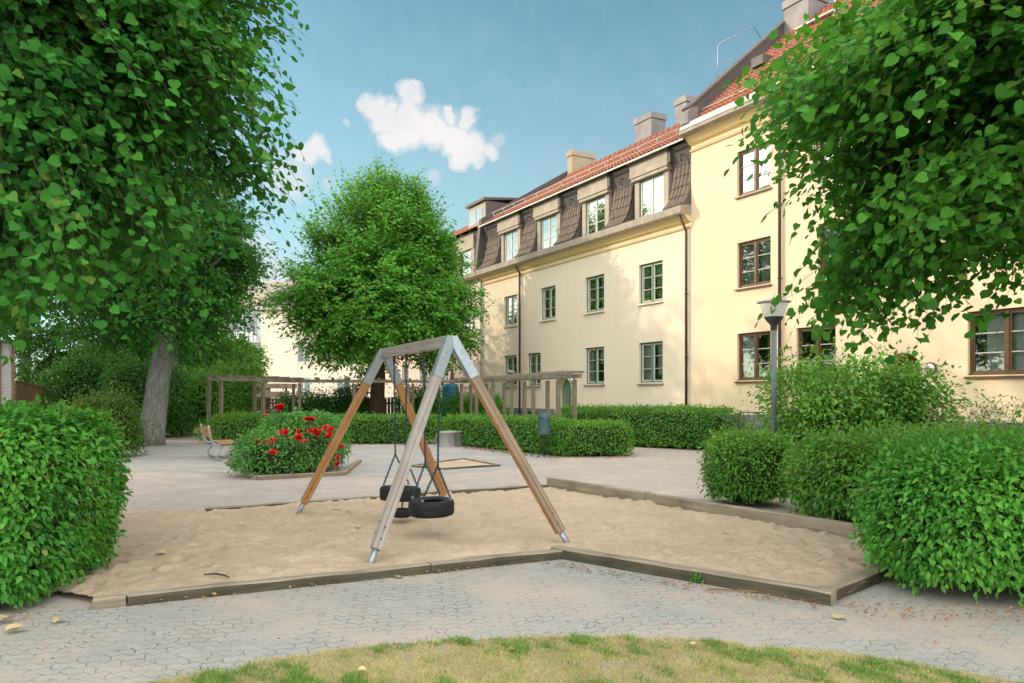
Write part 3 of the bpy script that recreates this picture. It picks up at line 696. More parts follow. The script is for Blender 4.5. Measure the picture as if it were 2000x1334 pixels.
# sand surface inside the timbers
A_, B_, C_, D_, E_, F_, G_ = (-3.24, 5.86), (0.49, 7.66), (2.51, 5.98), (3.25, 6.66), (3.95, 8.56), (0.66, 13.4), (-4.29, 10.6)
spoly = [(-3.2, 5.93), B_, C_, D_, E_, F_, G_, (-6.5, 10.62), (-6.5, 6.9), (-3.7, 6.2)]
def inside(px, py, poly):
    ins = np.zeros(len(px), bool); n = len(poly)
    for i in range(n):
        x0, y0 = poly[i]; x1, y1 = poly[(i + 1) % n]
        c = ((y0 > py) != (y1 > py)) & (px < (x1 - x0) * (py - y0) / (y1 - y0 + 1e-12) + x0); ins ^= c
    return ins
st = 0.026
xs = np.arange(-6.6, 4.1, st); ys = np.arange(5.6, 13.6, st)
X, Y = np.meshgrid(xs, ys); P2 = np.stack([X.ravel(), Y.ravel(), np.zeros(X.size)], 1)
Z = 0.050 + 0.012 * Lump(31, 1.5)(P2) + 0.009 * Lump(32, 7)(P2) + 0.008 * Lump(33, 16)(P2) + 0.006 * Lump(34, 31)(P2)
gd = np.random.default_rng(35)
ins0 = inside(P2[:, 0], P2[:, 1], spoly)
for _ in range(900):                        # footprints
    i = gd.integers(len(P2))
    if not ins0[i]: continue
    c = P2[i]; a = gd.uniform(0, 3.14); d = P2[:, :2] - c[:2]
    u_ = (d[:, 0] * math.cos(a) + d[:, 1] * math.sin(a)) / 0.12; v_ = (-d[:, 0] * math.sin(a) + d[:, 1] * math.cos(a)) / 0.06
    q = u_ ** 2 + v_ ** 2
    near = q < 9
    Z[near] += -0.026 * np.exp(-q[near]) + 0.013 * np.exp(-(np.sqrt(q[near]) - 1.5) ** 2 * 5)
for cx, cy in ((-0.95, 8.85), (-1.45, 9.9)):   # worn hollows below the swings
    d2 = (P2[:, 0] - cx) ** 2 + (P2[:, 1] - cy) ** 2; Z -= 0.05 * np.exp(-d2 / 0.28)
GX = len(xs)
for _ in range(9000):                       # small scuffs and crumbs
    i = gd.integers(len(P2))
    if not ins0[i]: continue
    c = P2[i]; r0_ = gd.uniform(.025, .06); w_ = int(r0_ * 2.2 / st) + 1; jy, jx = divmod(i, GX)
    if jy < w_ or jx < w_ or jy >= len(ys) - w_ or jx >= GX - w_: continue
    bl = (np.arange(jy - w_, jy + w_ + 1)[:, None] * GX + np.arange(jx - w_, jx + w_ + 1)[None, :]).ravel()
    q = ((P2[bl, 0] - c[0]) ** 2 + (P2[bl, 1] - c[1]) ** 2) / r0_ ** 2
    Z[bl] += gd.choice((-1, 1)) * gd.uniform(.006, .017) * np.exp(-q * 1.6)
Z = np.maximum(Z, 0.014)
P2[:, 2] = Z
nx = len(xs); ny = len(ys)
ii, jj = np.meshgrid(np.arange(nx - 1), np.arange(ny - 1)); q0 = (jj * nx + ii).ravel()
Fq = np.stack([q0, q0 + 1, q0 + nx + 1, q0 + nx], 1)
cen = P2[Fq].mean(1); Fq = Fq[inside(cen[:, 0], cen[:, 1], spoly)]
used = np.unique(Fq); remap = np.full(len(P2), -1); remap[used] = np.arange(len(used))
tag(grid_obj('sand', P2[used], remap[Fq], M['sand']), kind='structure')

# ------------------------------------------------------------------ timbers
def timber(parent, a, b, z0, z1, w_, m_, name='timber'):
    a = Vector((a[0], a[1], 0)); b = Vector((b[0], b[1], 0)); d = b - a; L = d.length; g = random.Random(L)
    mb = MB(); n = max(3, int(L / 0.22)); vs = []
    for i in range(n + 1):
        x = L * i / n; e = g.uniform(-.006, .006); s_ = g.uniform(-.007, .007); t_ = g.uniform(-.006, .006)
        vs += [(x, -w_ / 2 + s_, z0), (x, w_ / 2 + t_, z0), (x, w_ / 2 + t_, z1 + e - .008), (x, w_ / 2 - .014, z1 + e), (x, -w_ / 2 + .014 + s_, z1 + t_), (x, -w_ / 2 + s_, z1 + t_ - .012)]
    fs = [tuple(range(6))[::-1], tuple(n * 6 + k for k in range(6))]
    for i in range(n):
        for k in range(6): fs.append((i * 6 + k, i * 6 + (k + 1) % 6, i * 6 + 6 + (k + 1) % 6, i * 6 + 6 + k))
    mb.add(vs, fs)
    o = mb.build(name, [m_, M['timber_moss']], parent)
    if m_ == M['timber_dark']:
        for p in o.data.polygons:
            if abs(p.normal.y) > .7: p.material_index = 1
    o.location = a; o.rotation_euler = (0, 0, math.atan2(d.y, d.x)); return o
def ln(a, b, t): return (a[0] + (b[0] - a[0]) * t, a[1] + (b[1] - a[1]) * t)
sb = thing('sandbox_border', 'weathered square timbers edging the big sandbox under the swing', 'timber edging')
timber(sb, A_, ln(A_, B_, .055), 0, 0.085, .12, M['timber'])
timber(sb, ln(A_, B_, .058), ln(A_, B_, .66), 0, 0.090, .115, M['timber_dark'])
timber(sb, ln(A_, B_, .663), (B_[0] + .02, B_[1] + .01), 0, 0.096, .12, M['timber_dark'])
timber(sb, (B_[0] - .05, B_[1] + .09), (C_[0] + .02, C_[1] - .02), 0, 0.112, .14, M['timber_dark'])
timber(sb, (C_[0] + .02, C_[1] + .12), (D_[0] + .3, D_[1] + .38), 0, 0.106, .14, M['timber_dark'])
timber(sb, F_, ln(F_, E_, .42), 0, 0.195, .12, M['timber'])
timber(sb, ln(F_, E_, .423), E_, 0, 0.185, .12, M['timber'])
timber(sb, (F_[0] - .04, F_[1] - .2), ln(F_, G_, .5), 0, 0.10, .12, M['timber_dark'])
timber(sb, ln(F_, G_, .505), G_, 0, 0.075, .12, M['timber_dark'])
rb = thing('bed_border', 'low timber edging around the red rose bed', 'timber edging')
b0, b1, b2, b3 = (-6.9, 18.3), (-4.95, 14.75), (-3.47, 15.6), (-3.75, 18.6)
for p, q in ((b0, b1), (b1, b2), (b2, b3)): timber(rb, p, q, 0, 0.085, .11, M['timber'])
sq = thing('pit_border', 'flat board frame around the small square sand pit in the paving', 'timber edging')
s0, s1, s2, s3 = (-2.32, 17.5), (-1.24, 19.4), (-0.30, 17.6), (-1.54, 16.75)
for p, q in ((s0, s1), (s1, s2), (s2, s3), (s3, s0)): timber(sq, p, q, 0, 0.05, .09, M['timber_dark'])
sheet('pit_sand', [s0, s1, s2, s3], 0.02, M['sand'])

# ------------------------------------------------------------------ swing frame
Nn_ = Vector((-0.672, 8.297, 2.29)); Fn_ = Vector((-1.776, 10.516, 2.28))
feet = [(Nn_, Vector((-1.36, 7.18, 0.0)), 'swing_grey', None), (Nn_, Vector((0.626, 8.19, 0.0)), 'swing_brown', 'r'),
        (Fn_, Vector((-2.94, 10.35, 0.0)), 'swing_orange', None), (Fn_, Vector((-0.95, 11.36, 0.0)), 'swing_orange', None)]
sw = thing('swing_frame', 'wooden A-frame tyre swing stand with galvanised corner sleeves standing in the sand', 'swing frame', (-1.2, 9.3, 0))
LOC = Vector((-1.2, 9.3, 0))
bdir = (Fn_ - Nn_).normalized()
for ap, ft, mm, side in feet:
    a = ft - LOC; b = ap - LOC; d = (b - a); L = d.length; dn = d.normalized()
    p0 = a + dn * 0.20; p1 = a + dn * (L - 0.50)
    up = bdir
    # local frame so that the wood grain follows the leg
    q = dn.to_track_quat('Z', 'Y')
    leg = bpy.data.objects.new('leg', None)
    sd_ = dn.cross(up).normalized(); fr = sd_.cross(dn).normalized()
    rot = Matrix((sd_, fr, dn)).transposed().to_4x4(); rot.translation = a
    W = 0.098
    mb = MB()
    for k in (-1, 1):                     # two laminated planks with a groove between
        x0, x1 = (0.0025, W / 2) if k > 0 else (-W / 2, -0.0025)
        mb.box(x0, x1, -W / 2, W / 2, 0.20, L - 0.50)
    mb.box(-0.0025, 0.0025, -W / 2 + .007, W / 2 - .007, 0.201, L - 0.501)
    o = mb.build('leg', [M[mm], M['swing_orange']], sw, bevel=0.004); o.matrix_local = rot
    if side == 'r':
        me = o.data
        for p in me.polygons:
            nw = (rot.to_3x3() @ p.normal)
            if nw.x < -0.5: p.material_index = 1
    mb = MB()
    for zz in (0.30, 0.42):
        mb.tube([(0.0, -W / 2 - .006, zz), (0.0, W / 2 + .006, zz)], 0.009, 8); mb.tube([(-W / 2 - .006, 0.02, zz + .05), (W / 2 + .006, 0.02, zz + .05)], 0.009, 8)
    bo = mb.build('bolt', M['pipe'], o)
    fo = MB().tube([(0, 0, -.02), (0, 0, 0.24)], 0.033, 14).build('foot_tube', M['galv'], o)
    # sleeve, a folded steel box a touch proud of the wood
    mb = MB(); mb.box(-W / 2 - .006, W / 2 + .006, -W / 2 - .006, W / 2 + .006, L - 0.52, L - 0.02)
    so_ = mb.build('sleeve', M['galv'], o, bevel=0.003)
    MB().tube([(-W / 2 - .012, 0, L - .30), (W / 2 + .012, 0, L - .30)], 0.008, 8).tube([(0, -W / 2 - .012, L - .22), (0, W / 2 + .012, L - .22)], 0.008, 8).build('rivet', M['galv'], o)
# beam
ba = Nn_ - LOC + bdir * 0.06 - Vector((0, 0, .05)); bb = Fn_ - LOC - bdir * 0.06 - Vector((0, 0, .05))
sdv = bdir.cross(Vector((0, 0, 1))).normalized(); upv = sdv.cross(bdir).normalized()
rot = Matrix((bdir, -sdv, upv)).transposed().to_4x4(); rot.translation = ba
bm_ = MB().box(0, (bb - ba).length, -.045, .045, -.065, .065).build('beam', M['beam_grey'], sw, bevel=0.005); bm_.matrix_local = rot
for e in (Nn_, Fn_):
    c = e - LOC - Vector((0, 0, 0.045)); sg = 1 if e is Nn_ else -1
    mb = MB(); q0 = c - bdir * (0.055 * sg); q1 = c + bdir * (0.05 * sg)
    # pointed cap plate joining the two sleeves
    crs = bdir.cross(Vector((0, 0, 1))).normalized()
    pl = [(-.085, -.06), (.085, -.06), (.05, .055), (-.05, .055)]
    vs = [q0 + crs * x + Vector((0, 0, z)) for x, z in pl] + [q1 + crs * x + Vector((0, 0, z)) for x, z in pl]
    mb.add(vs, [(0, 1, 2, 3), (7, 6, 5, 4), (0, 4, 5, 1), (1, 5, 6, 2), (2, 6, 7, 3), (3, 7, 4, 0)])
    mb.build('corner_cap', M['galv'], sw, bevel=0.004)

# ------------------------------------------------------------------ tyres on chains
def chain_mb(mb, a, b, ll=0.036, r_=0.0062, wd=0.011):
    a = Vector(a); b = Vector(b); d = (b - a); L = d.length; dn = d.normalized(); n = int(L / (ll * 0.74))
    s1 = dn.cross(Vector((0.3, 1, 0.1))).normalized(); s2 = dn.cross(s1)
    for i in range(n):
        c = a + dn * (L * (i + .5) / n); x = s1 if i % 2 else s2; y = s2 if i % 2 else s1; n0 = len(mb.v); k1 = 8; k2 = 4
        for j in range(k1):
            t = 2 * math.pi * j / k1; ctr = c + dn * (math.cos(t) * ll / 2 * (1.0 if abs(math.cos(t)) > .9 else 0.82)) + x * (math.sin(t) * wd)
            rad = (dn * math.cos(t) + x * math.sin(t)).normalized()
            for k in range(k2):
                u_ = 2 * math.pi * k / k2; mb.v.append(tuple(ctr + (rad * math.cos(u_) + y * math.sin(u_)) * r_))
        for j in range(k1):
            for k in range(k2):
                j2 = (j + 1) % k1; kk = (k + 1) % k2
                mb.f.append((n0 + j * k2 + k, n0 + j * k2 + kk, n0 + j2 * k2 + kk, n0 + j2 * k2 + k)); mb.mi.append(0); mb.sm.append(True)
def tyre_mb(r, h, seg=56):
    mb = MB(); ri = r * 0.56
    prof = [(ri, -h * .36), (r * .72, -h * .50), (r * .90, -h * .47), (r * .975, -h * .36), (r, -h * .22), (r * 1.003, -h * .17), (r * .985, -h * .165), (r * .985, -h * .135), (r * 1.005, -h * .13), (r * 1.006, -h * .02), (r * .985, -h * .015), (r * .985, h * .015), (r * 1.006, h * .02),
            (r * 1.005, h * .13), (r * .985, h * .135), (r * .985, h * .165), (r * 1.003, h * .17), (r, h * .22), (r * .975, h * .36), (r * .90, h * .47), (r * .82, h * .505), (r * .80, h * .485), (r * .72, h * .50), (ri * 1.06, h * .42), (ri, h * .36), (ri * 1.04, h * .30), (r * .70, h * .38), (r * .9, h * .30), (r * .93, 0), (r * .9, -h * .30), (r * .70, -h * .38), (ri * 1.04, -h * .30)]
    mb.lathe(prof, seg, close=True)
    for i in range(seg):                     # tread blocks on the shoulders
        t = 2 * math.pi * (i + .5) / seg; c, s = math.cos(t), math.sin(t)
        for sg in (-1, 1):
            a = Vector((c * r * .992, s * r * .992, sg * h * .20)); b = Vector((c * r * .945, s * r * .945, sg * h * .42))
            mb.bar(a, b, 2 * math.pi * r / seg * .62, 0.012, up=(c, s, 0))
    return mb
def tyre_swing(t, half, z, label, tilt):
    c = Nn_.lerp(Fn_, t); root = thing('tyre_swing', label, 'tyre swing', (c.x, c.y, z), 0, 'tyre swings on blue green chains')
    ty = tyre_mb(0.265, 0.185).build('tyre', M['rubber'], root); ty.rotation_euler = (R(tilt[0]), R(tilt[1]), 0)
    cr = bdir.cross(Vector((0, 0, 1))).normalized()
    for sg in (-1, 1):
        top = bdir * (sg * half) + Vector((0, 0, c.z - z - 0.155)); knot = bdir * (sg * half * 0.82) + Vector((0, 0, 0.50))
        mb = MB(); chain_mb(mb, top + Vector((0, 0, -.05)), knot); mb.build('chain', M['chain'], root)
        mb = MB(); mb.tube([top + Vector((0, 0, .04)), top + Vector((0, 0, -.02))], .022, 10); mb.tube([top + Vector((0, 0, -.02)), top + Vector((0, 0, -.06))], .016, 10)
        mb.build('hanger', M['pipe'], root)
        for s2_ in (-1, 1):
            e = bdir * (sg * .17) + cr * (s2_ * .17) + Vector((0, 0, .085))
            mb = MB(); chain_mb(mb, knot, e + Vector((0, 0, .03))); mb.build('bridle_chain', M['chain'], root)
            mb = MB(); mb.lathe([(.013 + .006 * math.cos(u_), .006 * math.sin(u_)) for u_ in [0, 1.57, 3.14, 4.71]], 10, close=True); mb.tube([(0, 0, -.03), (0, 0, -.012)], .008, 6)
            eb = mb.build('eye_bolt', M['galv'], root); eb.location = e + Vector((0, 0, .02)); eb.rotation_euler = (R(90), 0, 0.4)
        mb = MB().lathe([(.018 + .007 * math.cos(u_), .007 * math.sin(u_)) for u_ in [0, 1.57, 3.14, 4.71]], 10, close=True)
        rg = mb.build('ring', M['chain'], root); rg.location = knot; rg.rotation_euler = (R(90), 0, math.atan2(bdir.y, bdir.x))
    return root
tyre_swing(0.242, 0.255, 0.345, 'black tyre swing hanging nearer the camera, right of the grey leg', (2, -1))
t1 = tyre_swing(0.71, 0.255, 0.37, 'black tyre swing hanging farther back, half behind the grey leg', (-3, 2))
c = Nn_.lerp(Fn_, 0.69)
sm_ = thing('small_tyre', 'small black tyre hanging under the farther tyre swing', 'tyre', (c.x + .02, c.y - .1, 0.14))
tyre_mb(0.105, 0.11, 32).build('tyre', M['rubber'], sm_)
mb = MB(); chain_mb(mb, (0, 0, .06), (0.01, .02, .17)); mb.build('chain', M['chain'], sm_); mb = MB(); chain_mb(mb, (.06, 0, .05), (.17, .05, .12)); mb.build('chain', M['chain'], sm_)
# ------------------------------------------------------------------ buildings (local x along the facade, y into the building)
OB = (5.93, 25.08, 0.0); RZB = math.atan2(-0.8735, 0.487)
def fw(u, b, z=0.0):
    return Vector((OB[0] + .487 * u + .8735 * b, OB[1] - .8735 * u + .487 * b, z))
def wall(parent, u0, u1, z0, z1, holes, m, depth=0.16, name='wall', back=9.0, arches=()):
    us = sorted({u0, u1} | {h[0] for h in holes} | {h[1] for h in holes}); zs = sorted({z0, z1} | {h[2] for h in holes} | {h[3] for h in holes})
    mb = MB()
    for i in range(len(us) - 1):
        for j in range(len(zs) - 1):
            cu = (us[i] + us[i + 1]) / 2; cz = (zs[j] + zs[j + 1]) / 2
            if any(h[0] < cu < h[1] and h[2] < cz < h[3] for h in holes): continue
            mb.add([(us[i], 0, zs[j]), (us[i + 1], 0, zs[j]), (us[i + 1], 0, zs[j + 1]), (us[i], 0, zs[j + 1])], [(0, 1, 2, 3)])
    for h in holes:
        d = h[4] if len(h) > 4 else depth
        a, b, c, e = h[:4]
        mb.add([(a, 0, c), (b, 0, c), (b, 0, e), (a, 0, e), (a, d, c), (b, d, c), (b, d, e), (a, d, e)], [(0, 1, 5, 4), (1, 2, 6, 5), (2, 3, 7, 6), (3, 0, 4, 7)])
    for (a, b, spring, top) in arches:       # spandrels that round a rectangular opening off
        n = 10; r_ = (b - a) / 2; cx = (a + b) / 2
        arc = [(cx - r_ * math.cos(math.pi * k / n), spring + (top - spring) * math.sin(math.pi * k / n)) for k in range(n + 1)]
        for k in range(n):
            (xa, za), (xb, zb) = arc[k], arc[k + 1]
            mb.add([(xa, 0.0, za), (xb, 0.0, zb), (xb, 0.0, top), (xa, 0.0, top)], [(0, 1, 2, 3)])
            mb.add([(xa, 0.0, za), (xb, 0.0, zb), (xb, .45, zb), (xa, .45, za)], [(0, 1, 2, 3)])
    mb.add([(u0, 0, z0), (u0, back, z0), (u0, back, z1), (u0, 0, z1), (u1, 0, z0), (u1, back, z0), (u1, back, z1), (u1, 0, z1)],
           [(0, 1, 2, 3), (4, 7, 6, 5), (1, 5, 6, 2)])
    o = mb.build(name, m, parent, fix=False); return o

def window(parent, u0, u1, z0, z1, fm, sm, bars=2, b=0.085, cur=None, glass='glass', sill=True, name='window', room=True, thin=0.055, sillm=None, yoff=0.0):
    """frame with two casements; sashes, panes, curtain and sill below it"""
    y0 = b + yoff; mb = MB(); t = thin
    mb.box(u0, u0 + t, y0, y0 + .09, z0, z1); mb.box(u1 - t, u1, y0, y0 + .09, z0, z1)
    mb.box(u0 + t, u1 - t, y0, y0 + .09, z0, z0 + t); mb.box(u0 + t, u1 - t, y0, y0 + .09, z1 - t, z1)
    cx = (u0 + u1) / 2; mb.box(cx - .038, cx + .038, y0 - .006, y0 + .088, z0 + t, z1 - t)
    fr = mb.build(name, fm, parent, bevel=0.004)
    mb = MB(); pm = MB()
    for a, c in ((u0 + t, cx - .038), (cx + .038, u1 - t)):
        s = .038; y1 = y0 + .022
        mb.box(a, a + s, y1, y1 + .045, z0 + t, z1 - t); mb.box(c - s, c, y1, y1 + .045, z0 + t, z1 - t)
        mb.box(a + s, c - s, y1, y1 + .045, z0 + t, z0 + t + s); mb.box(a + s, c - s, y1, y1 + .045, z1 - t - s, z1 - t)
        for k in range(1, bars + 1):
            zz = z0 + t + (z1 - z0 - 2 * t) * k / (bars + 1); mb.box(a + s, c - s, y1 + .006, y1 + .038, zz - .013, zz + .013, 1)
        pm.add([(a + s, y1 + .026, z0 + t + s), (c - s, y1 + .026, z0 + t + s), (c - s, y1 + .026, z1 - t - s), (a + s, y1 + .026, z1 - t - s)], [(0, 1, 2, 3)])
    mb.build('sash', [sm, M['bars']], fr)
    pm.build('pane', M[glass], fr, fix=False)
    if room:
        d = 1.3; a, c, e, f_ = u0 + .01, u1 - .01, z0 + .01, z1 - .01; yb = y0 + .1
        MB().add([(a, yb, e), (c, yb, e), (c, yb, f_), (a, yb, f_), (a - .5, d, e - .3), (c + .5, d, e - .3), (c + .5, d, f_ + .2), (a - .5, d, f_ + .2)],
                 [(0, 1, 5, 4), (1, 2, 6, 5), (2, 3, 7, 6), (3, 0, 4, 7), (4, 5, 6, 7)]).build('room', M['room'], fr, fix=False)
    if cur:
        for kind, f0, f1, zlo in cur:
            a = u0 + (u1 - u0) * f0; c = u0 + (u1 - u0) * f1; n = max(4, int((c - a) / .03)); V = []; 
            for k in range(n + 1):
                x = a + (c - a) * k / n; yy = y0 + .16 + (.018 * math.sin(k * 1.7) if kind != 'blind' else 0)
                V += [(x, yy, z0 + (z1 - z0) * zlo), (x, yy, z1 - .02)]
            mb = MB(); mb.add(V, [(2 * k, 2 * k + 2, 2 * k + 3, 2 * k + 1) for k in range(n)], smooth=True); mb.build('curtain' if kind != 'blind' else 'blind', M[kind], fr, fix=False)
    if sill:
        MB().slab([(y0 + .02, z0 - .005), (y0 + .02, z0 - .05), (-.075, z0 - .075), (-.075, z0 - .04)], u0 - .05, u1 + .05).build('sill', sillm or fm, fr)
    return fr

def tiles(parent, prof, u0, u1, m, name='roof_tiles', pitch=0.21, course=0.36, amp=0.032, step=0.03, du=0.035):
    """pantiles laid over a profile of (y, z) points running up the roof"""
    pr = [np.array(p, float) for p in prof]; seg = [np.linalg.norm(b - a) for a, b in zip(pr, pr[1:])]; L = sum(seg)
    def at(s):
        for a, b, l in zip(pr, pr[1:], seg):
            if s <= l + 1e-6: return a + (b - a) * s / l, (b - a) / l
            s -= l
        return pr[-1], (pr[-1] - pr[-2]) / seg[-1]
    nc = max(2, round(L / course)); rows = []
    for i in range(nc):
        for f, o in ((0.0, step), (0.5, step * .5), (0.999, 0.0)):
            p, t = at(L * (i + f) / nc); n = np.array([-t[1], t[0]]); n = n if n[0] < 0 or n[1] > 0 else -n
            rows.append((p, n, o))
    k = max(3, int((u1 - u0) / du)); us = np.linspace(u0, u1, k + 1)
    ph = (us % pitch) / pitch; wv = np.where(ph < .74, np.abs(np.sin(ph / .74 * np.pi)) ** .7, -.45 * np.sin((ph - .74) / .26 * np.pi)) * amp
    g = np.random.default_rng(int(abs(u0 * 100)) + nc); V = []
    for r_i, (p, n, o) in enumerate(rows):
        j = np.repeat(g.normal(size=int((u1 - u0) / pitch) + 3) * .004, 1)[((us - u0) / pitch).astype(int)]
        off = wv + o + j
        V.append(np.stack([us, p[0] + n[0] * off, p[1] + n[1] * off], 1))
    V = np.concatenate(V); n1 = k + 1; nr = len(rows)
    ii, jj = np.meshgrid(np.arange(k), np.arange(nr - 1)); q = (jj * n1 + ii).ravel()
    return grid_obj(name, V, np.stack([q, q + 1, q + n1 + 1, q + n1], 1), m, parent, smooth=False)

def pipe(parent, u, z0, z1, m, y=-.09, r_=.045, top=None, name='downpipe'):
    pts = [(u, y, z0), (u, y, z1)]
    if top: pts += [(u, y + .0, z1 + .12), (u + top[0], top[1], z1 + top[2])]
    mb = MB().tube(pts, r_, 10)
    z = z0 + .5
    while z < z1: mb.tube([(u, y, z), (u, y, z + .04)], r_ * 1.22, 10); mb.box(u - .012, u + .012, y + r_, -.001, z + .005, z + .035); z += 2.1
    return mb.build(name, m, parent)

def chimney(parent, u0, u1, b0, b1, z0, z1, m, cap=True, flue=0, step=True):
    mb = MB(); mb.box(u0, u1, b0, b1, z0, z1 - .28); 
    if cap: mb.box(u0 - .05, u1 + .05, b0 - .05, b1 + .05, z1 - .28, z1)
    o = mb.build('chimney', m, parent, bevel=.01)
    if cap: MB().box(u0 + .08, u1 - .08, b0 + .08, b1 - .08, z1 + .001, z1 + .05).build('flue_cap', M['dark_sheet'], o)
    return o

# ---- middle building -------------------------------------------------------
bA = thing('apartment_building', 'cream rendered house with green windows and four dormers in a brown tiled mansard', 'apartment house', OB, RZB)
gf = [(-12.94, -11.72), (-10.74, -9.58), (-6.14, -4.86), (-2.73, -1.43)]
uf = [(-12.94, -11.72), (-9.58, -8.36), (-6.14, -4.86), (-2.73, -1.43)]
holes = [(a, b, 2.10, 3.54) for a, b in gf] + [(a, b, 4.95, 6.36) for a, b in uf] + [(-8.42, -7.12, 0.0, 2.42, .45)]
wall(bA, -15.1, 0, 0, 7.52, holes, M['cream'], arches=[(-8.42, -7.12, 1.77, 2.42)])
curA = [[('curtain', .05, .45, .0), ('curtain', .55, .8, 0)], [('curtain', .05, .5, 0), ('curtain', .5, .95, .0)], [('curtain', .0, .22, 0), ('curtain', .55, 1, .55)], [('blind', .05, .48, .0), ('curtain', .6, 1.0, .2)]]
for k, (a, b) in enumerate(gf): window(bA, a, b, 2.10, 3.54, M['green_fr'], M['green_fr'] if k > 9 else M['cream_fr'], 2, cur=curA[k], sillm=M['ledge'])
curU = [[('curtain', .0, .5, 0), ('curtain', .55, .9, 0)], [('curtain', .45, 1, 0)], [('curtain_y', .0, .2, 0), ('curtain', .62, 1, 0)], [('curtain', .0, .25, .0), ('curtain', .55, 1, 0)]]
for k, (a, b) in enumerate(uf): window(bA, a, b, 4.95, 6.36, M['green_fr'], M['cream_fr'], 2, cur=curU[k], glass='glass_hi', sillm=M['cream_fr'])
# green arched door
dr = MB().box(-8.40, -7.14, .38, .44, 0.05, 2.40).build('door', M['door_green'], bA)
MB().box(-8.2, -7.85, .37, .378, 1.2, 1.9).build('pane', M['glass'], dr)
MB().tube([(-7.95, .30, 1.0), (-7.95, .30, 1.2)], .015, 8).tube([(-7.95, .38, 1.0), (-7.95, .30, 1.0)], .01, 6).build('handle', M['galv'], dr)
MB().box(-15.1, -8.42, -.035, -.001, 0, 1.06).box(-7.12, -.001, -.035, -.001, 0, 1.06).build('foundation', M['stone'], bA)
MB().box(-13.4, -12.6, -.041, -.036, .55, .92).box(-10.6, -9.9, -.041, -.036, .55, .92).build('cellar_window', M['black'], bA)
# cornice and ledge
MB().slab([(0, 7.20), (-.04, 7.20), (-.07, 7.25), (-.04, 7.30), (0, 7.30)], -15.1, 0).slab([(0, 7.38), (-.10, 7.42), (-.20, 7.52), (-.28, 7.60), (0, 7.60)], -15.1, 0).build('cornice', M['yellow_trim'], bA)
MB().slab([(.1, 7.60), (-.40, 7.60), (-.46, 7.66), (-.46, 7.90), (-.38, 7.92), (.1, 7.98)], -15.1, -.001).build('gutter_ledge', M['ledge'], bA, bevel=.01)
mprof = [(-.30, 7.96), (-.16, 8.14), (-.03, 8.42), (.08, 8.85), (.17, 9.4), (.28, 10.2)]
dw = [(-13.05, -11.70), (-9.65, -8.30), (-6.14, -4.83), (-2.75, -1.40)]
HW = .42
edges = [-15.02] + [e for a, b in dw for e in (a - HW, b + HW)] + [-.03]
for i in range(0, len(edges), 2):
    tiles(bA, mprof, edges[i], edges[i + 1], M['tile_brown'], 'mansard_tiles', pitch=.19, course=.42, amp=.062, step=.035, du=.0238)
    # side cheeks closing the tile field against the dormer recess
    u0, u1 = edges[i], edges[i + 1]
    mb = MB()
    for uu in (u0, u1): mb.slab([(.55, 7.95)] + [(p[0] - .03, p[1]) for p in mprof] + [(.55, 10.2)], uu - .012, uu + .012)
    mb.box(u0, u1, -.42, -.22, 7.94, 7.985)
    mb.build('side_flashing', M['dark_sheet'], bA)
    hk = MB()
    um = (u0 + u1) / 2 + .1
    hk.tube([(um, .12, 9.75), (um, -.08, 9.72), (um, -.1, 9.55), (um, -.04, 9.5)], .018, 8).build('roof_hook', M['black'], bA)
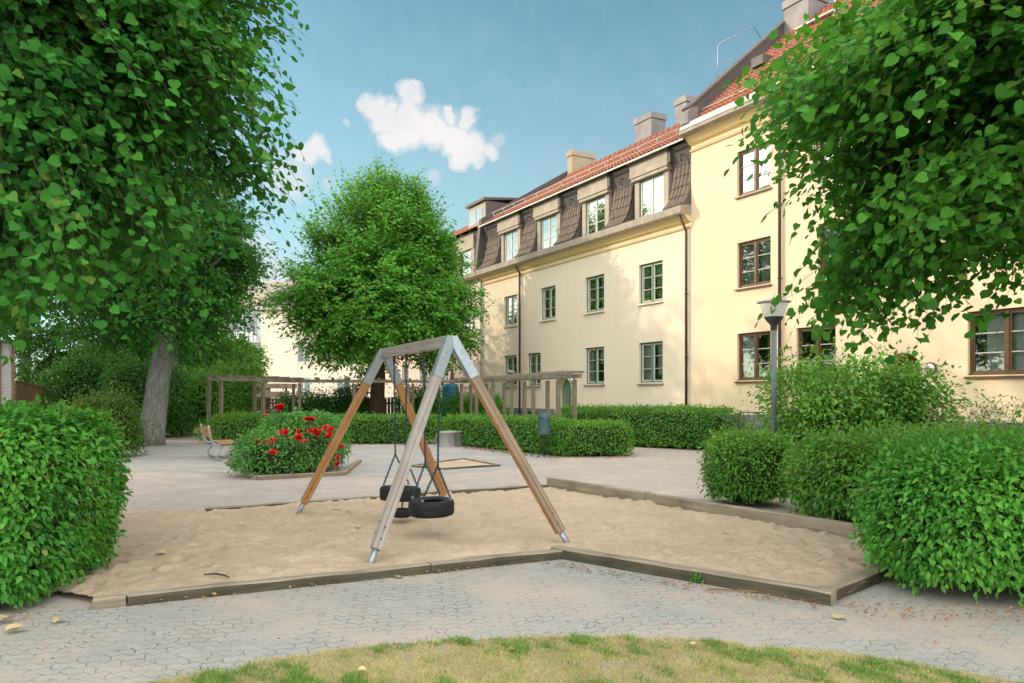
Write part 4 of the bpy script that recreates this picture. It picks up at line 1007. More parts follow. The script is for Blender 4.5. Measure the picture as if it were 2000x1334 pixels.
for k, (a, b) in enumerate(dw):
    mb = MB(); x0, x1 = a - HW + .012, b + HW - .012
    # front around the window, header box and little cornice
    mb.box(x0 + .16, a, .02, .5, 7.97, 9.42); mb.box(b, x1 - .16, .02, .5, 7.97, 9.42)
    mb.box(x0 + .10, x1 - .10, -.10, .5, 9.42, 9.54); mb.box(x0 + .05, x1 - .05, -.14, .5, 9.54, 10.06)
    mb.box(a, b, .02, .5, 7.96, 7.985)
    d = mb.build('dormer', M['dormer'], bA, bevel=.008)
    MB().box(x0, x0 + .158, .25, .5, 7.97, 9.42).box(x1 - .158, x1, .25, .5, 7.97, 9.42).build('cheek', M['dark_sheet'], d)
    MB().tube([(x0 - .05, -.19, 10.09), (x1 + .05, -.19, 10.09)], .045, 10).build('gutter', M['dark_sheet'], d)
    MB().box(x1 - .049, x1 + .08, -.12, .5, 9.6, 10.05).build('header_shade', M['dark_sheet'], d)  # dark end box: the shade right of the header put into its colour
    y0 = .07; z0, z1 = 7.985, 9.42; t = .05; fr = MB()
    fr.box(a, a + t, y0, y0 + .08, z0, z1).box(b - t, b, y0, y0 + .08, z0, z1).box(a + t, b - t, y0, y0 + .08, z0, z0 + t).box(a + t, b - t, y0, y0 + .08, z1 - t, z1)
    fr.build('window_frame', M['green_fr'], d)
    sb_ = MB(); pm = MB(); cx = (a + b) / 2
    for p, q in ((a + t, cx), (cx, b - t)):
        s = .04; sb_.box(p, p + s, y0 + .01, y0 + .06, z0 + t, z1 - t).box(q - s, q - .001, y0 + .01, y0 + .06, z0 + t, z1 - t).box(p + s, q - s, y0 + .01, y0 + .06, z0 + t, z0 + t + s).box(p + s, q - s, y0 + .01, y0 + .06, z1 - t - s, z1 - t)
        for j in (1, 2): zz = z0 + (z1 - z0) * j / 3; sb_.box(p + s, q - s, y0 + .016, y0 + .05, zz - .012, zz + .012)
        pm.add([(p + s, y0 + .035, z0 + t + s), (q - s, y0 + .035, z0 + t + s), (q - s, y0 + .035, z1 - t - s), (p + s, y0 + .035, z1 - t - s)], [(0, 1, 2, 3)])
    sb_.build('sash', M['cream_fr'], d); pm.build('pane', M['glass_hi'], d, fix=False)
    cu = MB(); V = []; f0 = (.45, .4, .0, .0)[k]; n = 24
    for j in range(n + 1): V += [(a + (b - a) * (f0 + (1 - f0) * j / n), y0 + .14 + .018 * math.sin(j * 1.7), z0), (a + (b - a) * (f0 + (1 - f0) * j / n), y0 + .14 + .018 * math.sin(j * 1.7), z1)]
    cu.add(V, [(2 * j, 2 * j + 2, 2 * j + 3, 2 * j + 1) for j in range(n)], smooth=True); cu.build('curtain', M['curtain'], d, fix=False)
# red upper roof
TA = (13.3 - 10.2) / 5.05
MB().slab([(-.06, 10.10), (.5, 10.02), (4.9, 13.12), (9, 10.3), (9, 7.6), (.6, 7.6)], -15.08, -.02).build('roof_body', M['dark_sheet'], bA)
tiles(bA, [(-.30, 10.14), (4.95, 13.30)], -15.0, -.05, M['tile_red'], 'roof_tiles', pitch=.21, course=.37, amp=.034, step=.03, du=.03)
mb = MB()
for i in range(38): u = -14.95 + i * .392; mb.tube([(u, 4.95, 13.30), (u + .40, 4.95, 13.335)], [.12, .135], 10)
mb.build('ridge_tiles', M['tile_red'], bA)
mb = MB()
for u in np.arange(-14.8, -.1, 1.05): mb.tube([(u, .48, 10.62), (u, .36, 10.86)], .014, 6)
mb.tube([(-14.9, .37, 10.85), (-.15, .37, 10.85)], .016, 6); mb.tube([(-14.9, .44, 10.70), (-.15, .44, 10.70)], .014, 6)
mb.build('snow_rail', M['white_sheet'], bA)
MB().slab([(-.36, 10.06), (-.30, 10.06), (-.30, 10.12), (-.36, 10.12)], -15.05, -.02).build('eave_trim', M['white_sheet'], bA)
chimney(bA, -9.92, -8.69, 5.5, 6.35, 12.3, 14.9, M['chimney'])
chimney(bA, -7.06, -6.33, 5.5, 6.84, 12.3, 14.85, M['chimney'])
chimney(bA, -15.6 + .55, -14.6, 5.0, 6.5, 12.5, 14.7, M['chimney_st'])
MB().slab([(4.6, 13.12), (5.45, 13.12), (5.45, 13.75)], -9.85, -8.72).build('chimney_saddle', M['dark_sheet'], bA)
pipe(bA, -11.3, .3, 7.15, M['pipe'], top=(0, -.30, .42))
pipe(bA, -.14, .3, 7.0, M['pipe'], top=(-.05, -.36, .6))

# ---- right building --------------------------------------------------------
bB = thing('apartment_building', 'taller yellow rendered house with brown windows and a red tiled gable roof', 'apartment house', OB, RZB)
col3 = [(2.04, 3.35)]
hB = [(2.04, 3.35, 2.10, 3.54), (4.27, 5.56, 2.10, 3.54), (9.04, 10.65, 2.10, 3.54), (2.04, 3.35, 4.93, 6.32), (2.04, 3.35, 7.75, 9.12), (5.0, 6.3, 4.93, 6.32), (5.0, 6.3, 7.75, 9.12), (9.04, 10.65, 4.93, 6.32), (9.04, 10.65, 7.75, 9.12), (6.95, 7.97, 0, 2.70, .5)]
wall(bB, 0, 15, 0, 10.12, hB, M['yellow'], arches=[(6.95, 7.97, 2.2, 2.70)], back=10)
cB = [[('blind', .05, .46, 0), ('curtain_y', .75, 1, 0)], [('curtain', .9, 1, 0)], [('curtain', .18, .5, 0), ('curtain', .52, 1, .02)], [('curtain', .0, .5, 0), ('curtain', .55, 1, 0)], [('curtain', .55, 1, 0)], [('curtain', 0, 1, 0)], [('curtain', 0, 1, 0)], [('curtain', 0, 1, 0)], [('curtain', 0, 1, 0)]]
for k, h in enumerate(hB[:9]):
    wfr = window(bB, h[0], h[1], h[2], h[3], M['brown_fr'], M['brown_fr'], 2, cur=cB[k], glass='glass' if k < 3 else 'glass_hi', thin=.06)
    if k == 0:
        MB().lathe([(.10, 0), (.13, .0), (.09, .26), (.07, .26)], 14, o=(3.02, .42, 2.22)).build('table_lamp', M['lit_shade'], wfr)
    if k == 2:
        MB().tube([(9.32, .2, 2.14), (9.34, .2, 2.5), (9.3, .2, 2.75)], .012, 6).lathe([(.01, .0), (.04, .03), (.035, .07), (0, .08)], 8, o=(9.3, .2, 2.75)).build('house_plant', M['curtain_y'], wfr)
dr = MB().box(6.97, 7.95, .42, .48, .05, 2.66).build('door', M['brown_fr'], bB)
MB().box(7.66, 7.93, .405, .419, .8, 2.5).build('pane', M['blind'], dr)
MB().box(0.001, 6.95, -.035, -.001, 0, 1.06).box(7.97, 15, -.035, -.001, 0, 1.06).build('foundation', M['stone'], bB)
MB().slab([(0, 9.66), (-.05, 9.68), (-.08, 9.74), (0, 9.78)], .001, 15).slab([(0, 9.88), (-.10, 9.92), (-.2, 10.02), (-.30, 10.12), (0, 10.12)], .001, 15).build('cornice', M['yellow_trim'], bB)
MB().slab([(.1, 10.12), (-.40, 10.12), (-.50, 10.18), (-.50, 10.32), (.1, 10.36)], -.02, 15).build('eave_ledge', M['ledge'], bB)
MB().slab([(-.52, 10.30), (-.44, 10.30), (-.30, 10.50), (-.36, 10.54)], -.03, 15).build('flashing', M['white_sheet'], bB)
RB0, RB1 = (-.34, 10.46), (5.0, 15.2)
MB().slab([(-.25, 10.37), (5.0, 15.05), (10, 10.4)], .02, 15).build('roof_body', M['dark_sheet'], bB)
tiles(bB, [RB0, RB1], .32, 15, M['tile_red'], 'roof_tiles', pitch=.21, course=.37, amp=.036, step=.035, du=.03)
MB().slab([(-.30, 10.36), (-.10, 10.20), (10.2, 10.2), (10.2, 10.9), (5.0, 15.62), (-.30, 11.0)], -.02, .30).build('gable_wall', M['dark_sheet'], bB)
MB().slab([(-.46, 10.50), (-.02, 10.50), (.0, 11.10), (-.30, 11.02), (-.46, 10.85)], -.03, .34).build('gable_foot', M['chimney'], bB)
MB().slab([(-.34, 10.98), (5.0, 15.62), (5.0, 15.70), (-.38, 11.04)], -.05, .34).build('coping', M['dark_sheet'], bB)
ch = chimney(bB, .30, 1.35, 4.05, 5.0, 13.4, 15.55, M['chimney'], cap=True)
MB().box(.42, 1.2, 4.2, 4.85, 15.6, 16.15).build('metal_flue', M['galv'], ch)
mb = MB()                                     # access platform and hoop rail on the roof
mb.box(1.35, 3.0, 3.35, 3.8, 13.95, 14.0); mb.tube([(1.4, 3.4, 13.95), (1.4, 3.3, 13.55)], .025, 6); mb.tube([(2.9, 3.4, 13.95), (2.9, 3.3, 13.55)], .025, 6); mb.tube([(2.95, 3.35, 13.6), (2.95, 3.35, 14.5)], .02, 6)
mb.build('roof_platform', M['white_sheet'], bB)
a = Vector((-.1, 2.0, 12.9)); 
MB().tube([(-.12, 1.30, 12.2), (-.12, 1.30, 13.55), (-.12, 1.42, 13.68), (-.12, 3.0, 14.62), (-.12, 3.35, 14.3)], .014, 8).tube([(-.12, 1.30, 12.9), (-.12, 2.6, 13.6)], .011, 8).build('roof_rail', M['galv'], bB)
MB().box(1.0, 1.5, 1.7, 2.3, 12.45, 12.75).build('roof_hatch', M['dark_sheet'], bB).rotation_euler = (0, 0, 0)
mb = MB()
mb.tube([(.36, .06, 10.98), (6, .06, 10.98)], .016, 6); mb.build('snow_rail', M['white_sheet'], bB)
pipe(bB, 3.76, .3, 9.5, M['pipe'], top=(0, -.40, .65))
pipe(bB, 12.2, .3, 9.5, M['pipe'], top=(0, -.40, .65))

# wall lamps beside the two arched doors
def wall_lamp(u, z, label):
    p = fw(u, -.02, z); t = thing('wall_lamp', label, 'wall lamp', p, RZB, 'round wall lamps by the house doors')
    MB().lathe([(.135, 0), (.15, .01), (.15, .04), (.12, .06)], 20).build('base', M['lamp_dark'], t).rotation_euler = (R(90), 0, 0)
    MB().lathe([(.12, .045), (.115, .09), (.085, .125), (.04, .145), (.0, .15)], 20).build('glass_dome', M['lamp_globe'], t).rotation_euler = (R(90), 0, 0)
    MB().tube([(0, -.155, -.14), (0, -.165, 0), (0, -.155, .14)], .008, 6).tube([(-.14, -.155, 0), (0, -.165, 0), (.14, -.155, 0)], .008, 6).build('guard', M['lamp_dark'], t)
wall_lamp(-6.98, 2.25, 'round guarded lamp by the green arched door of the cream house')
wall_lamp(8.20, 2.28, 'round guarded lamp beside the arched brown doorway of the yellow house')

# ---- pink building behind the mid linden ------------------------------------
bC = thing('apartment_building', 'pink rendered house with red tiled mansard, mostly behind the middle linden', 'apartment house', OB, RZB)
hC = [(-17.6, -16.4, 2.2, 3.6), (-20.6, -19.4, 2.2, 3.6), (-23.6, -22.4, 2.2, 3.6), (-17.6, -16.4, 5.0, 6.4), (-20.6, -19.4, 5.0, 6.4), (-26.6, -25.4, 2.2, 3.6)]
wall(bC, -34, -15.12, 0, 7.6, hC, M['pink'], back=9)
for h in hC: window(bC, h[0], h[1], h[2], h[3], M['white_fr'], M['white_fr'], 1, cur=[('curtain', .1, .9, 0)], glass='glass_hi' if h[2] > 4 else 'glass')
MB().box(-34, -15.13, -.05, -.001, 0, 1.55).build('foundation', M['white_st'], bC)
MB().box(-15.9, -15.13, -.045, -.001, 4.3, 7.6).build('white_bay', M['white_st'], bC)
pipe(bC, -15.25, .3, 7.5, M['pipe_white'])
MB().slab([(.1, 7.60), (-.40, 7.60), (-.46, 7.66), (-.46, 7.88), (.1, 7.98)], -34, -15.14).build('gutter_ledge', M['ledge'], bC)
tiles(bC, [(-.12, 7.95), (.05, 8.7), (.30, 10.2)], -16.05, -15.35, M['tile_red'], 'mansard_tiles', pitch=.24, course=.4)
tiles(bC, [(-.12, 7.95), (.05, 8.7), (.30, 10.2)], -33, -18.4, M['tile_red'], 'mansard_tiles', pitch=.24, course=.4, du=.05)
mb = MB(); mb.box(-18.3, -16.2, -.05, .6, 9.3, 10.15); mb.box(-18.3, -17.9, -.0, .6, 7.97, 9.3); mb.box(-16.6, -16.2, -.0, .6, 7.97, 9.3); dC = mb.build('dormer', M['dormer'], bC)
MB().box(-17.9, -16.6, .08, .12, 8.0, 9.3).build('pane', M['glass_hi'], dC)
MB().slab([(-.06, 10.10), (.3, 10.0), (5.0, 12.95), (9, 10.2), (9, 7.6), (.7, 7.6)], -34, -15.2).build('roof_body', M['dark_sheet'], bC)
tiles(bC, [(-.30, 10.14), (5.0, 13.1)], -33, -15.4, M['tile_red'], 'roof_tiles', du=.05)
MB().slab([(-.40, 7.7), (.0, 7.7), (9.5, 7.7), (9.5, 10.9), (5.1, 13.75), (-.15, 10.55), (-.40, 8.2)], -15.38, -15.10).build('fire_wall', M['dark_sheet'], bC)
mb = MB(); mb.box(-18.0, -16.0, .55, 2.9, 10.4, 11.75); dC = mb.build('upper_dormer', M['dormer'], bC)
MB().slab([(.40, 11.76), (3.2, 12.1), (3.2, 12.2), (.40, 11.9)], -18.1, -15.9).build('roof', M['dark_sheet'], dC)
MB().box(-17.7, -17.05, .53, .549, 10.75, 11.5).box(-16.95, -16.3, .53, .549, 10.75, 11.5).build('pane', M['glass_hi'], dC)
MB().box(-16.0, -15.95, .56, 2.9, 10.4, 11.75).build('cheek', M['dark_sheet'], dC)

# ---- far houses at the left --------------------------------------------------
bD = thing('apartment_building', 'far pale cream house end with hipped grey brown roof between the two lindens', 'apartment house', (-25.2, 76, 0), R(0))
# end wall facing the garden, balcony side to the left
wall(bD, 0, 14, 0, 10.4, [(3.6, 5.0, 1.6, 3.4), (3.6, 5.0, 4.9, 6.7), (7.6, 9.0, 1.6, 3.4), (7.6, 9.0, 4.9, 6.7)], M['far_cream'], back=20)
for a, b, c_, d_ in [(3.6, 5.0, 1.6, 3.4), (3.6, 5.0, 4.9, 6.7), (7.6, 9.0, 1.6, 3.4), (7.6, 9.0, 4.9, 6.7)]: window(bD, a, b, c_, d_, M['white_fr'], M['white_fr'], 0, cur=[('curtain', .0, 1, 0)], thin=.08)
MB().slab([(-.5, 10.4), (10, 14.6), (20.5, 10.4)], -.4, 14.4).build('roof', M['dark_sheet'], bD)
MB().box(-.4, 14.4, -.55, -.45, 10.2, 10.5).build('eave_trim', M['white_sheet'], bD)
bE = thing('balcony_block', 'far white balcony block with grey brown roof beside the cream house end', 'apartment house', (-29.6, 77.5, 0), R(-12))
wall(bE, 0, 4.4, 0, 10.6, [(.5, 1.9, 1.4, 3.2), (2.4, 3.9, 1.4, 3.2), (.5, 1.9, 4.6, 6.4), (2.4, 3.9, 4.6, 6.4), (.5, 1.9, 7.9, 9.6), (2.4, 3.9, 7.9, 9.6)], M['far_white'], back=14)
for a in (.5, 2.4):
    for z in (1.4, 4.6, 7.9): window(bE, a, a + 1.45, z, z + 1.75, M['lamp_pole'], M['white_fr'], 0, thin=.07)
for z in (.9, 4.0, 7.1):
    bl = MB().box(.1, 4.4, -1.1, -.001, z - .15, z).box(.1, 4.4, -1.1, -1.05, z, z + .9).build('balcony', M['far_white'], bE)
    mb = MB()
    for x in np.arange(.12, 4.4, .5): mb.box(x, x + .06, -1.12, -1.101, z, z + 1.0)
    mb.box(.1, 4.4, -1.13, -1.09, z + .95, z + 1.02); mb.build('railing', M['lamp_pole'], bl)
MB().slab([(-1.2, 10.6), (-1.2, 10.75), (7, 14.2), (14.5, 10.6)], -2.5, 4.6).build('roof', M['ledge'], bE)
MB().box(1.6, 2.1, 3.4, 4.0, 12.2, 14.4).build('chimney', M['white_st'], bE)
# ------------------------------------------------------------------ pergola
pg = thing('pergola', 'weathered grey timber pergola bending round the clipped hedge and seats', 'pergola', (-4, 28, 0))
PL = Vector((-4, 28, 0)); PH = 2.36
path = [Vector((-10.35, 26.4, 0)), Vector((-8.7, 30.6, 0)), Vector((-1.9, 31.4, 0)), Vector((1.62, 22.6, 0))]
def offs(k, o):
    d0 = (path[k] - path[k - 1]).normalized() if k > 0 else (path[1] - path[0]).normalized()
    d1 = (path[k + 1] - path[k]).normalized() if k < len(path) - 1 else d0
    n0 = Vector((-d0.y, d0.x, 0)); n1 = Vector((-d1.y, d1.x, 0)); n = (n0 + n1).normalized(); return path[k] + n * (o / max(.5, n.dot(n0)))
for side in (-.27, .27):
    ps = [offs(k, side) for k in range(4)]
    for k in range(3):
        a, b = ps[k], ps[k + 1]; d = (b - a).normalized()
        if k == 2: b = b + d * .45
        if k == 0: a = a - d * .1
        o = MB().bar(((0, 0, 0)), ((b - a).length, 0, 0), .06, .12).build('beam', M['pergola_x'], pg, bevel=.006)
        o.location = a - PL + Vector((0, 0, PH - .14 + (.004 if k % 2 else 0))); o.rotation_euler = (0, 0, math.atan2(d.y, d.x))
        n = (2, 3, 5)[k]; L = (ps[k + 1] - ps[k]).length
        for j in range(n + (1 if k == 2 else 0)):
            p = ps[k].lerp(ps[k + 1], j / n)
            mb = MB().box(-.055, .055, -.055, .055, 0, PH - .24); q = mb.build('post', M['pergola'], pg, bevel=.008)
            q.location = p - PL; q.rotation_euler = (0, 0, math.atan2(d.y, d.x))
g_ = random.Random(4)
for k in range(3):
    a, b = path[k], path[k + 1]; d = (b - a).normalized(); n_ = Vector((-d.y, d.x, 0)); L = (b - a).length; n = int(L / .62)
    for j in range(n + (1 if k == 2 else 0)):
        p = a.lerp(b, (j + .3) / n); e = .50 + g_.uniform(-.05, .05)
        o = MB().bar((-e, 0, 0), (e, 0, 0), .05, .08).build('rafter', M['pergola_x'], pg)
        o.location = p - PL + Vector((0, 0, PH - .035 + g_.uniform(-.008, .012))); o.rotation_euler = (0, g_.uniform(-.012, .012), math.atan2(n_.y, n_.x) + g_.uniform(-.05, .05))

# pigeon resting on the pergola
pp = path[2].lerp(path[3], .56) + Vector((-.5, -.3, 0)); 
pe = offs(2, .55 * 0) .lerp(path[3], .53)
def blob_loft(rings, seg=14):
    mb = MB(); mb2 = []
    n0 = 0
    for c, ry, rz_ in rings:
        for k in range(seg):
            t = 2 * math.pi * k / seg; mb2.append((c[0], c[1] + ry * math.cos(t), c[2] + rz_ * math.sin(t)))
    fs = []
    for i in range(len(rings) - 1):
        for k in range(seg): fs.append((i * seg + k, i * seg + (k + 1) % seg, (i + 1) * seg + (k + 1) % seg, (i + 1) * seg + k))
    fs += [tuple(reversed(range(seg))), tuple((len(rings) - 1) * seg + k for k in range(seg))]
    mb.add(mb2, fs, smooth=True); return mb
pgn = thing('pigeon', 'grey pigeon resting on top of the right arm of the pergola', 'pigeon', (pe.x, pe.y, PH + .012), R(155))
mb = blob_loft([((-.19, 0, .075), .012, .006), ((-.15, 0, .085), .030, .012), ((-.09, 0, .095), .045, .032), ((-.03, 0, .095), .062, .058), ((.03, 0, .10), .064, .066), ((.08, 0, .12), .050, .058), ((.105, 0, .155), .032, .036), ((.115, 0, .195), .026, .026), ((.128, 0, .21), .024, .024), ((.142, 0, .208), .014, .014), ((.15, 0, .203), .005, .005), ((.168, 0, .196), .003, .003)])
for s in (-1, 1): mb.tube([(0.02, s * .025, .05), (.03, s * .025, .0), (.055, s * .028, .0)], .005, 6)
mb.build('body', M['pigeon'], pgn)

# ------------------------------------------------------------------ bench, table
bn = thing('bench', 'slatted orange wood bench on bent grey tube frame left of the roses', 'bench', (-7.62, 19.5, 0), math.atan2(-.87, .49))
# local x along the bench, local +y towards the seat front
for sx in (-.72, .72):
    arc = lambda pts: pts
    mb = MB().tube([(sx, .52, .022), (sx, .05, .022), (sx, -.05, .05), (sx, -.10, .12), (sx, -.08, .22), (sx, .02, .36), (sx, .08, .40)], .024, 8)
    mb.tube([(sx, .46, .415), (sx, -.02, .40), (sx, -.12, .42), (sx, -.19, .50), (sx, -.23, .62), (sx, -.27, .90)], .024, 8)
    mb.build('frame_tube', M['bench_frame'], bn)
for k in range(4): MB().box(-.85, .85, .0 + k * .125, .115 + k * .125, .428, .455).build('seat_slat', M['bench_wood'], bn, bevel=.005)
for k in range(2):
    o = MB().box(-.85, .85, -.014, .014, 0, .115).build('back_slat', M['bench_wood'], bn, bevel=.005); o.location = (0, -.222 - k * .022, .60 + k * .14); o.rotation_euler = (.14, 0, 0)
tb = thing('picnic_table', 'wooden plank table partly hidden behind the red rose bush', 'table', (-6.25, 20.4, 0), math.atan2(-.87, .49))
for k in range(5): MB().box(-.85, .85, -.35 + k * .142, -.215 + k * .142, .70, .735).build('top_plank', M['bench_wood'], tb, bevel=.004)
for sx in (-.6, .6): MB().tube([(sx, .3, .02), (sx, -.2, .02), (sx, -.26, .06), (sx, -.26, .5), (sx, -.2, .68), (sx, .3, .69)], .024, 8).build('frame_tube', M['bench_frame'], tb)

# ------------------------------------------------------------------ bin, planters, lamp, rail
bi = thing('litter_bin', 'dark green metal litter bin with domed hood beside the pergola end', 'litter bin', (0.86, 20.2, 0))
MB().lathe([(.0, .62), (.165, .62), (.172, .64), (.172, .66), (.165, .675), (.165, 1.0), (.158, 1.05), (.14, 1.10), (.12, 1.13)], 28).build('body', M['bin'], bi)
mb = MB()                                      # hood with a dark throw-in opening facing the path
mb.lathe([(.172, 1.0), (.168, 1.05), (.15, 1.11), (.118, 1.155), (.112, 1.165), (.10, 1.16), (.096, 1.14)], 28); mb.build('hood', M['bin'], bi)
MB().lathe([(.0, 1.142), (.097, 1.142)], 20).build('opening', M['black'], bi)
o = MB().lathe([(.0, 0), (.062, 0), (.062, .012), (0, .012)], 18).build('side_opening', M['black'], bi); o.location = (-.075, -.115, 1.08); o.rotation_euler = (R(62), 0, R(-32))
MB().lathe([(.168, .605), (.176, .605), (.176, .64), (.168, .64)], 28).build('base_ring', M['bin'], bi)
MB().tube([(.0, .19, 0), (.0, .19, 1.05)], .03, 10).box(-.03, .03, .15, .19, .8, .9).build('post', M['lamp_dark'], bi)
pl0 = thing('concrete_planter', 'round concrete pot ring standing against the clipped hedge, nearer of two', 'planter', (-2.06, 24.3, 0), 0, 'pair of concrete rings by the hedge')
prof = [(.27, 0), (.265, .44), (.285, .445), (.285, .49), (.225, .49), (.22, .30), (0, .30)]
MB().lathe(prof, 30).build('ring', M['concrete'], pl0)
MB().lathe([(0, .31), (.218, .31)], 20).build('soil_fill', M['soil_hard'], pl0)
pl1 = copy_tree(pl0); pl1.location = (-1.86, 24.72, 0); pl1['label'] = 'round concrete pot ring behind the nearer ring by the clipped hedge'
lp = thing('street_lamp', 'grey park lamp post with white globe under a wide flat hat', 'street lamp', (4.77, 13.8, 0))
MB().tube([(0, 0, 0), (0, 0, .6)], .075, 16).tube([(0, 0, .6), (0, 0, 2.92)], .050, 16).build('pole', M['lamp_pole'], lp)
MB().lathe([(.06, 2.84), (.062, 2.93), (.085, 2.955), (.13, 3.0), (.165, 3.055), (.172, 3.075)], 28).build('fitting', M['lamp_dark'], lp)
MB().lathe([(.165, 3.072), (.20, 3.16), (.235, 3.27), (.255, 3.345), (.0, 3.345)], 32).build('globe', M['lamp_globe'], lp)
MB().lathe([(.30, 3.335), (.305, 3.345), (.30, 3.36), (.20, 3.385), (.12, 3.40), (.06, 3.43), (.02, 3.44), (0, 3.44)], 32).lathe([(.0, 3.338), (.30, 3.338)], 32).tube([(0, 0, 3.43), (0, 0, 3.50)], .008, 6).build('hat', M['lamp_top'], lp)
rl = thing('bar_railing', 'black bar railing between the long rear hedge and the yellow house', 'railing', (6.95, 21.6, 0), R(-35))
mb = MB().tube([(-.5, 0, .1), (-.5, 0, 1.12), (-.46, 0, 1.16), (.21, 0, 1.16), (.25, 0, 1.12), (.25, 0, .1)], .016, 8).tube([(-.5, 0, .7), (.25, 0, .7)], .012, 6)
mb.build('frame', M['lamp_dark'], rl)
for x in (-.35, -.2, -.05, .1): MB().tube([(x, 0, .1), (x, 0, 1.16)], .011, 6).build('bar', M['lamp_dark'], rl)

# ------------------------------------------------------------------ fences, sheds and garden seats at the back
def board_fence(name, label, a, b, h, m, rails=True, bw=.13, gap=.015, h2=None):
    a = Vector(a); b = Vector(b); d = b - a; L = d.length; t = thing(name, label, 'fence', (a.x, a.y, 0), math.atan2(d.y, d.x))
    g = random.Random(int(L * 100)); mb = MB(); x = 0; h2 = h2 or h
    while x < L:
        hh = h + (h2 - h) * x / L + g.uniform(-.015, .015); mb.box(x, x + bw - gap, g.uniform(-.004, .004), .022 + g.uniform(-.003, .003), .08, hh); x += bw
    mb.build('boards', m, t)
    MB().bar((0, .0465, .5), (L, .0465, .5), .045, .09).bar((0, .0465, h - .25), (L, .0465, h2 - .25), .045, .09).build('rail', m, t)
    for k in range(int(L / 2) + 1): MB().box(k * 2, k * 2 + .09, .070, .16, 0, h + (h2 - h) * k * 2 / L).build('post', m, t)
    MB().bar((0, .01, h + .035), (L, .01, h2 + .035), .10, .03).build('cap_rail', m, t)
    return t
board_fence('board_fence', 'dark brown vertical board fence behind the pergola and garden chairs', (-13.6, 36, 0), (-5.2, 35.2, 0), 1.52, M['fence'], bw=.16, gap=.03)
board_fence('board_fence', 'pale orange brown board fence beside the white corrugated shed', (-16.1, 24.6, 0), (-18.9, 30.6, 0), 2.08, M['fence_pale'], h2=1.95, bw=.2, gap=.03)
pk = thing('picket_fence', 'small pale picket fence among the dark shrubs behind the left linden', 'fence', (-15.6, 32.5, 0), 0.05)
for k in range(9): MB().box(k * .17, k * .17 + .07, 0, .02, .06, .78 + .04 * (k % 2)).build('picket', M['shed_pale'], pk)
MB().box(0, 1.45, .021, .06, .25, .31).box(0, 1.45, .021, .06, .6, .66).build('rail', M['shed_pale'], pk)
sh = thing('garden_shed', 'white corrugated sheet shed at the left edge of the garden', 'shed', (-18.54, 22.58, 0), R(32))
mb = MB(); n = 90; V = []
for k in range(n + 1):
    z = .0 + 3.3 * k / n; yy = -.012 * math.sin(z * 2 * math.pi / .105); V += [(0, yy, z), (3.05, yy, z)]
mb.add(V, [(2 * k, 2 * k + 1, 2 * k + 3, 2 * k + 2) for k in range(n)], smooth=True); mb.build('front_sheet', M['corr'], sh)
mb = MB(); V = []
for k in range(n + 1):
    z = .0 + 3.3 * k / n; xx = 3.06 + .012 * math.sin(z * 2 * math.pi / .105); V += [(xx, .0, z), (xx, 2.4, z)]
mb.add(V, [(2 * k, 2 * k + 1, 2 * k + 3, 2 * k + 2) for k in range(n)], smooth=True); mb.box(0, .02, .02, 2.4, 0, 3.3).box(0, 3.04, 2.38, 2.4, 0, 3.3); mb.build('walls', M['corr'], sh)
MB().box(3.03, 3.10, -.045, -.015, 0, 3.32).box(2.72, 2.76, -.04, -.014, 0, 3.32).build('corner_board', M['fence_pale'], sh)
MB().slab([(-.2, 3.31), (2.6, 3.45), (2.6, 3.52), (-.2, 3.38)], -.2, 3.3).build('roof', M['dark_sheet'], sh)
pv = thing('play_pavilion', 'pale timber pavilion with flat roof seen over the dark board fence', 'pavilion', (-14.55, 39.5, 0))
MB().box(-.15, 2.9, -.2, 1.6, 2.02, 2.26).build('roof', M['shed_pale'], pv, bevel=.01)
MB().box(-.3, 3.0, -.25, -.15, 1.55, 1.84).box(-.3, 3.0, -.26, -.251, 1.40, 1.50).build('rail_board', M['shed_pale'], pv)
for x in (0, .32, .7, 1.35, 1.85, 2.75): MB().box(x, x + .09, -.1, -.01, 0, 2.02).build('post', M['fence_pale'], pv)
lc = thing('lounge_chair', 'black reclining garden chair before the dark board fence', 'garden chair', (-11.65, 33.2, 0), R(8))
mb = MB().slab([(-.2, .46), (.2, .46), (.2, .50), (-.2, .50)], 0, .001)
mb = MB(); mb.bar((-.02, 0, .80), (-.38, 0, 1.36), .50, .05, up=(1, 0, .6)); mb.build('backrest', M['black'], lc)
MB().bar((-.05, 0, .80), (.52, 0, .84), .50, .06).build('seat', M['black'], lc)
for s in (-.24, .24):
    MB().tube([(-.25, s, 0), (.3, s, .80)], .015, 6).tube([(.45, s, 0), (-.08, s, .82)], .015, 6).build('leg', M['black'], lc)
    MB().bar((-.2, s * 1.1, 1.0), (.35, s * 1.1, 1.0), .04, .03).build('armrest', M['black'], lc)
sc_ = thing('folding_chair', 'silver tube folding lounger to the right of the black chair', 'garden chair', (-10.75, 33.4, 0), R(5))
MB().tube([(-.55, 0, .92), (-.25, 0, .88), (.1, 0, 1.02), (.35, 0, 1.22), (.50, 0, 1.26)], .028, 8).tube([(-.55, .5, .92), (-.25, .5, .88), (.1, .5, 1.02), (.35, .5, 1.22), (.50, .5, 1.26)], .028, 8).tube([(-.3, 0, .88), (.1, 0, 0)], .02, 6).tube([(.1, .5, 1.0), (-.3, .5, 0)], .02, 6).tube([(.2, 0, 1.08), (.25, 0, 0)], .02, 6).tube([(-.3, .5, .88), (-.35, .5, 0)], .02, 6).build('frame', M['galv'], sc_)
MB().add([(-.5, .03, .905), (-.25, .03, .87), (.1, .03, 1.0), (.1, .47, 1.0), (-.25, .47, .87), (-.5, .47, .905), (.35, .03, 1.2), (.35, .47, 1.2)], [(0, 1, 4, 5), (1, 2, 3, 4), (2, 6, 7, 3)]).build('sling', M['black'], sc_, fix=False)
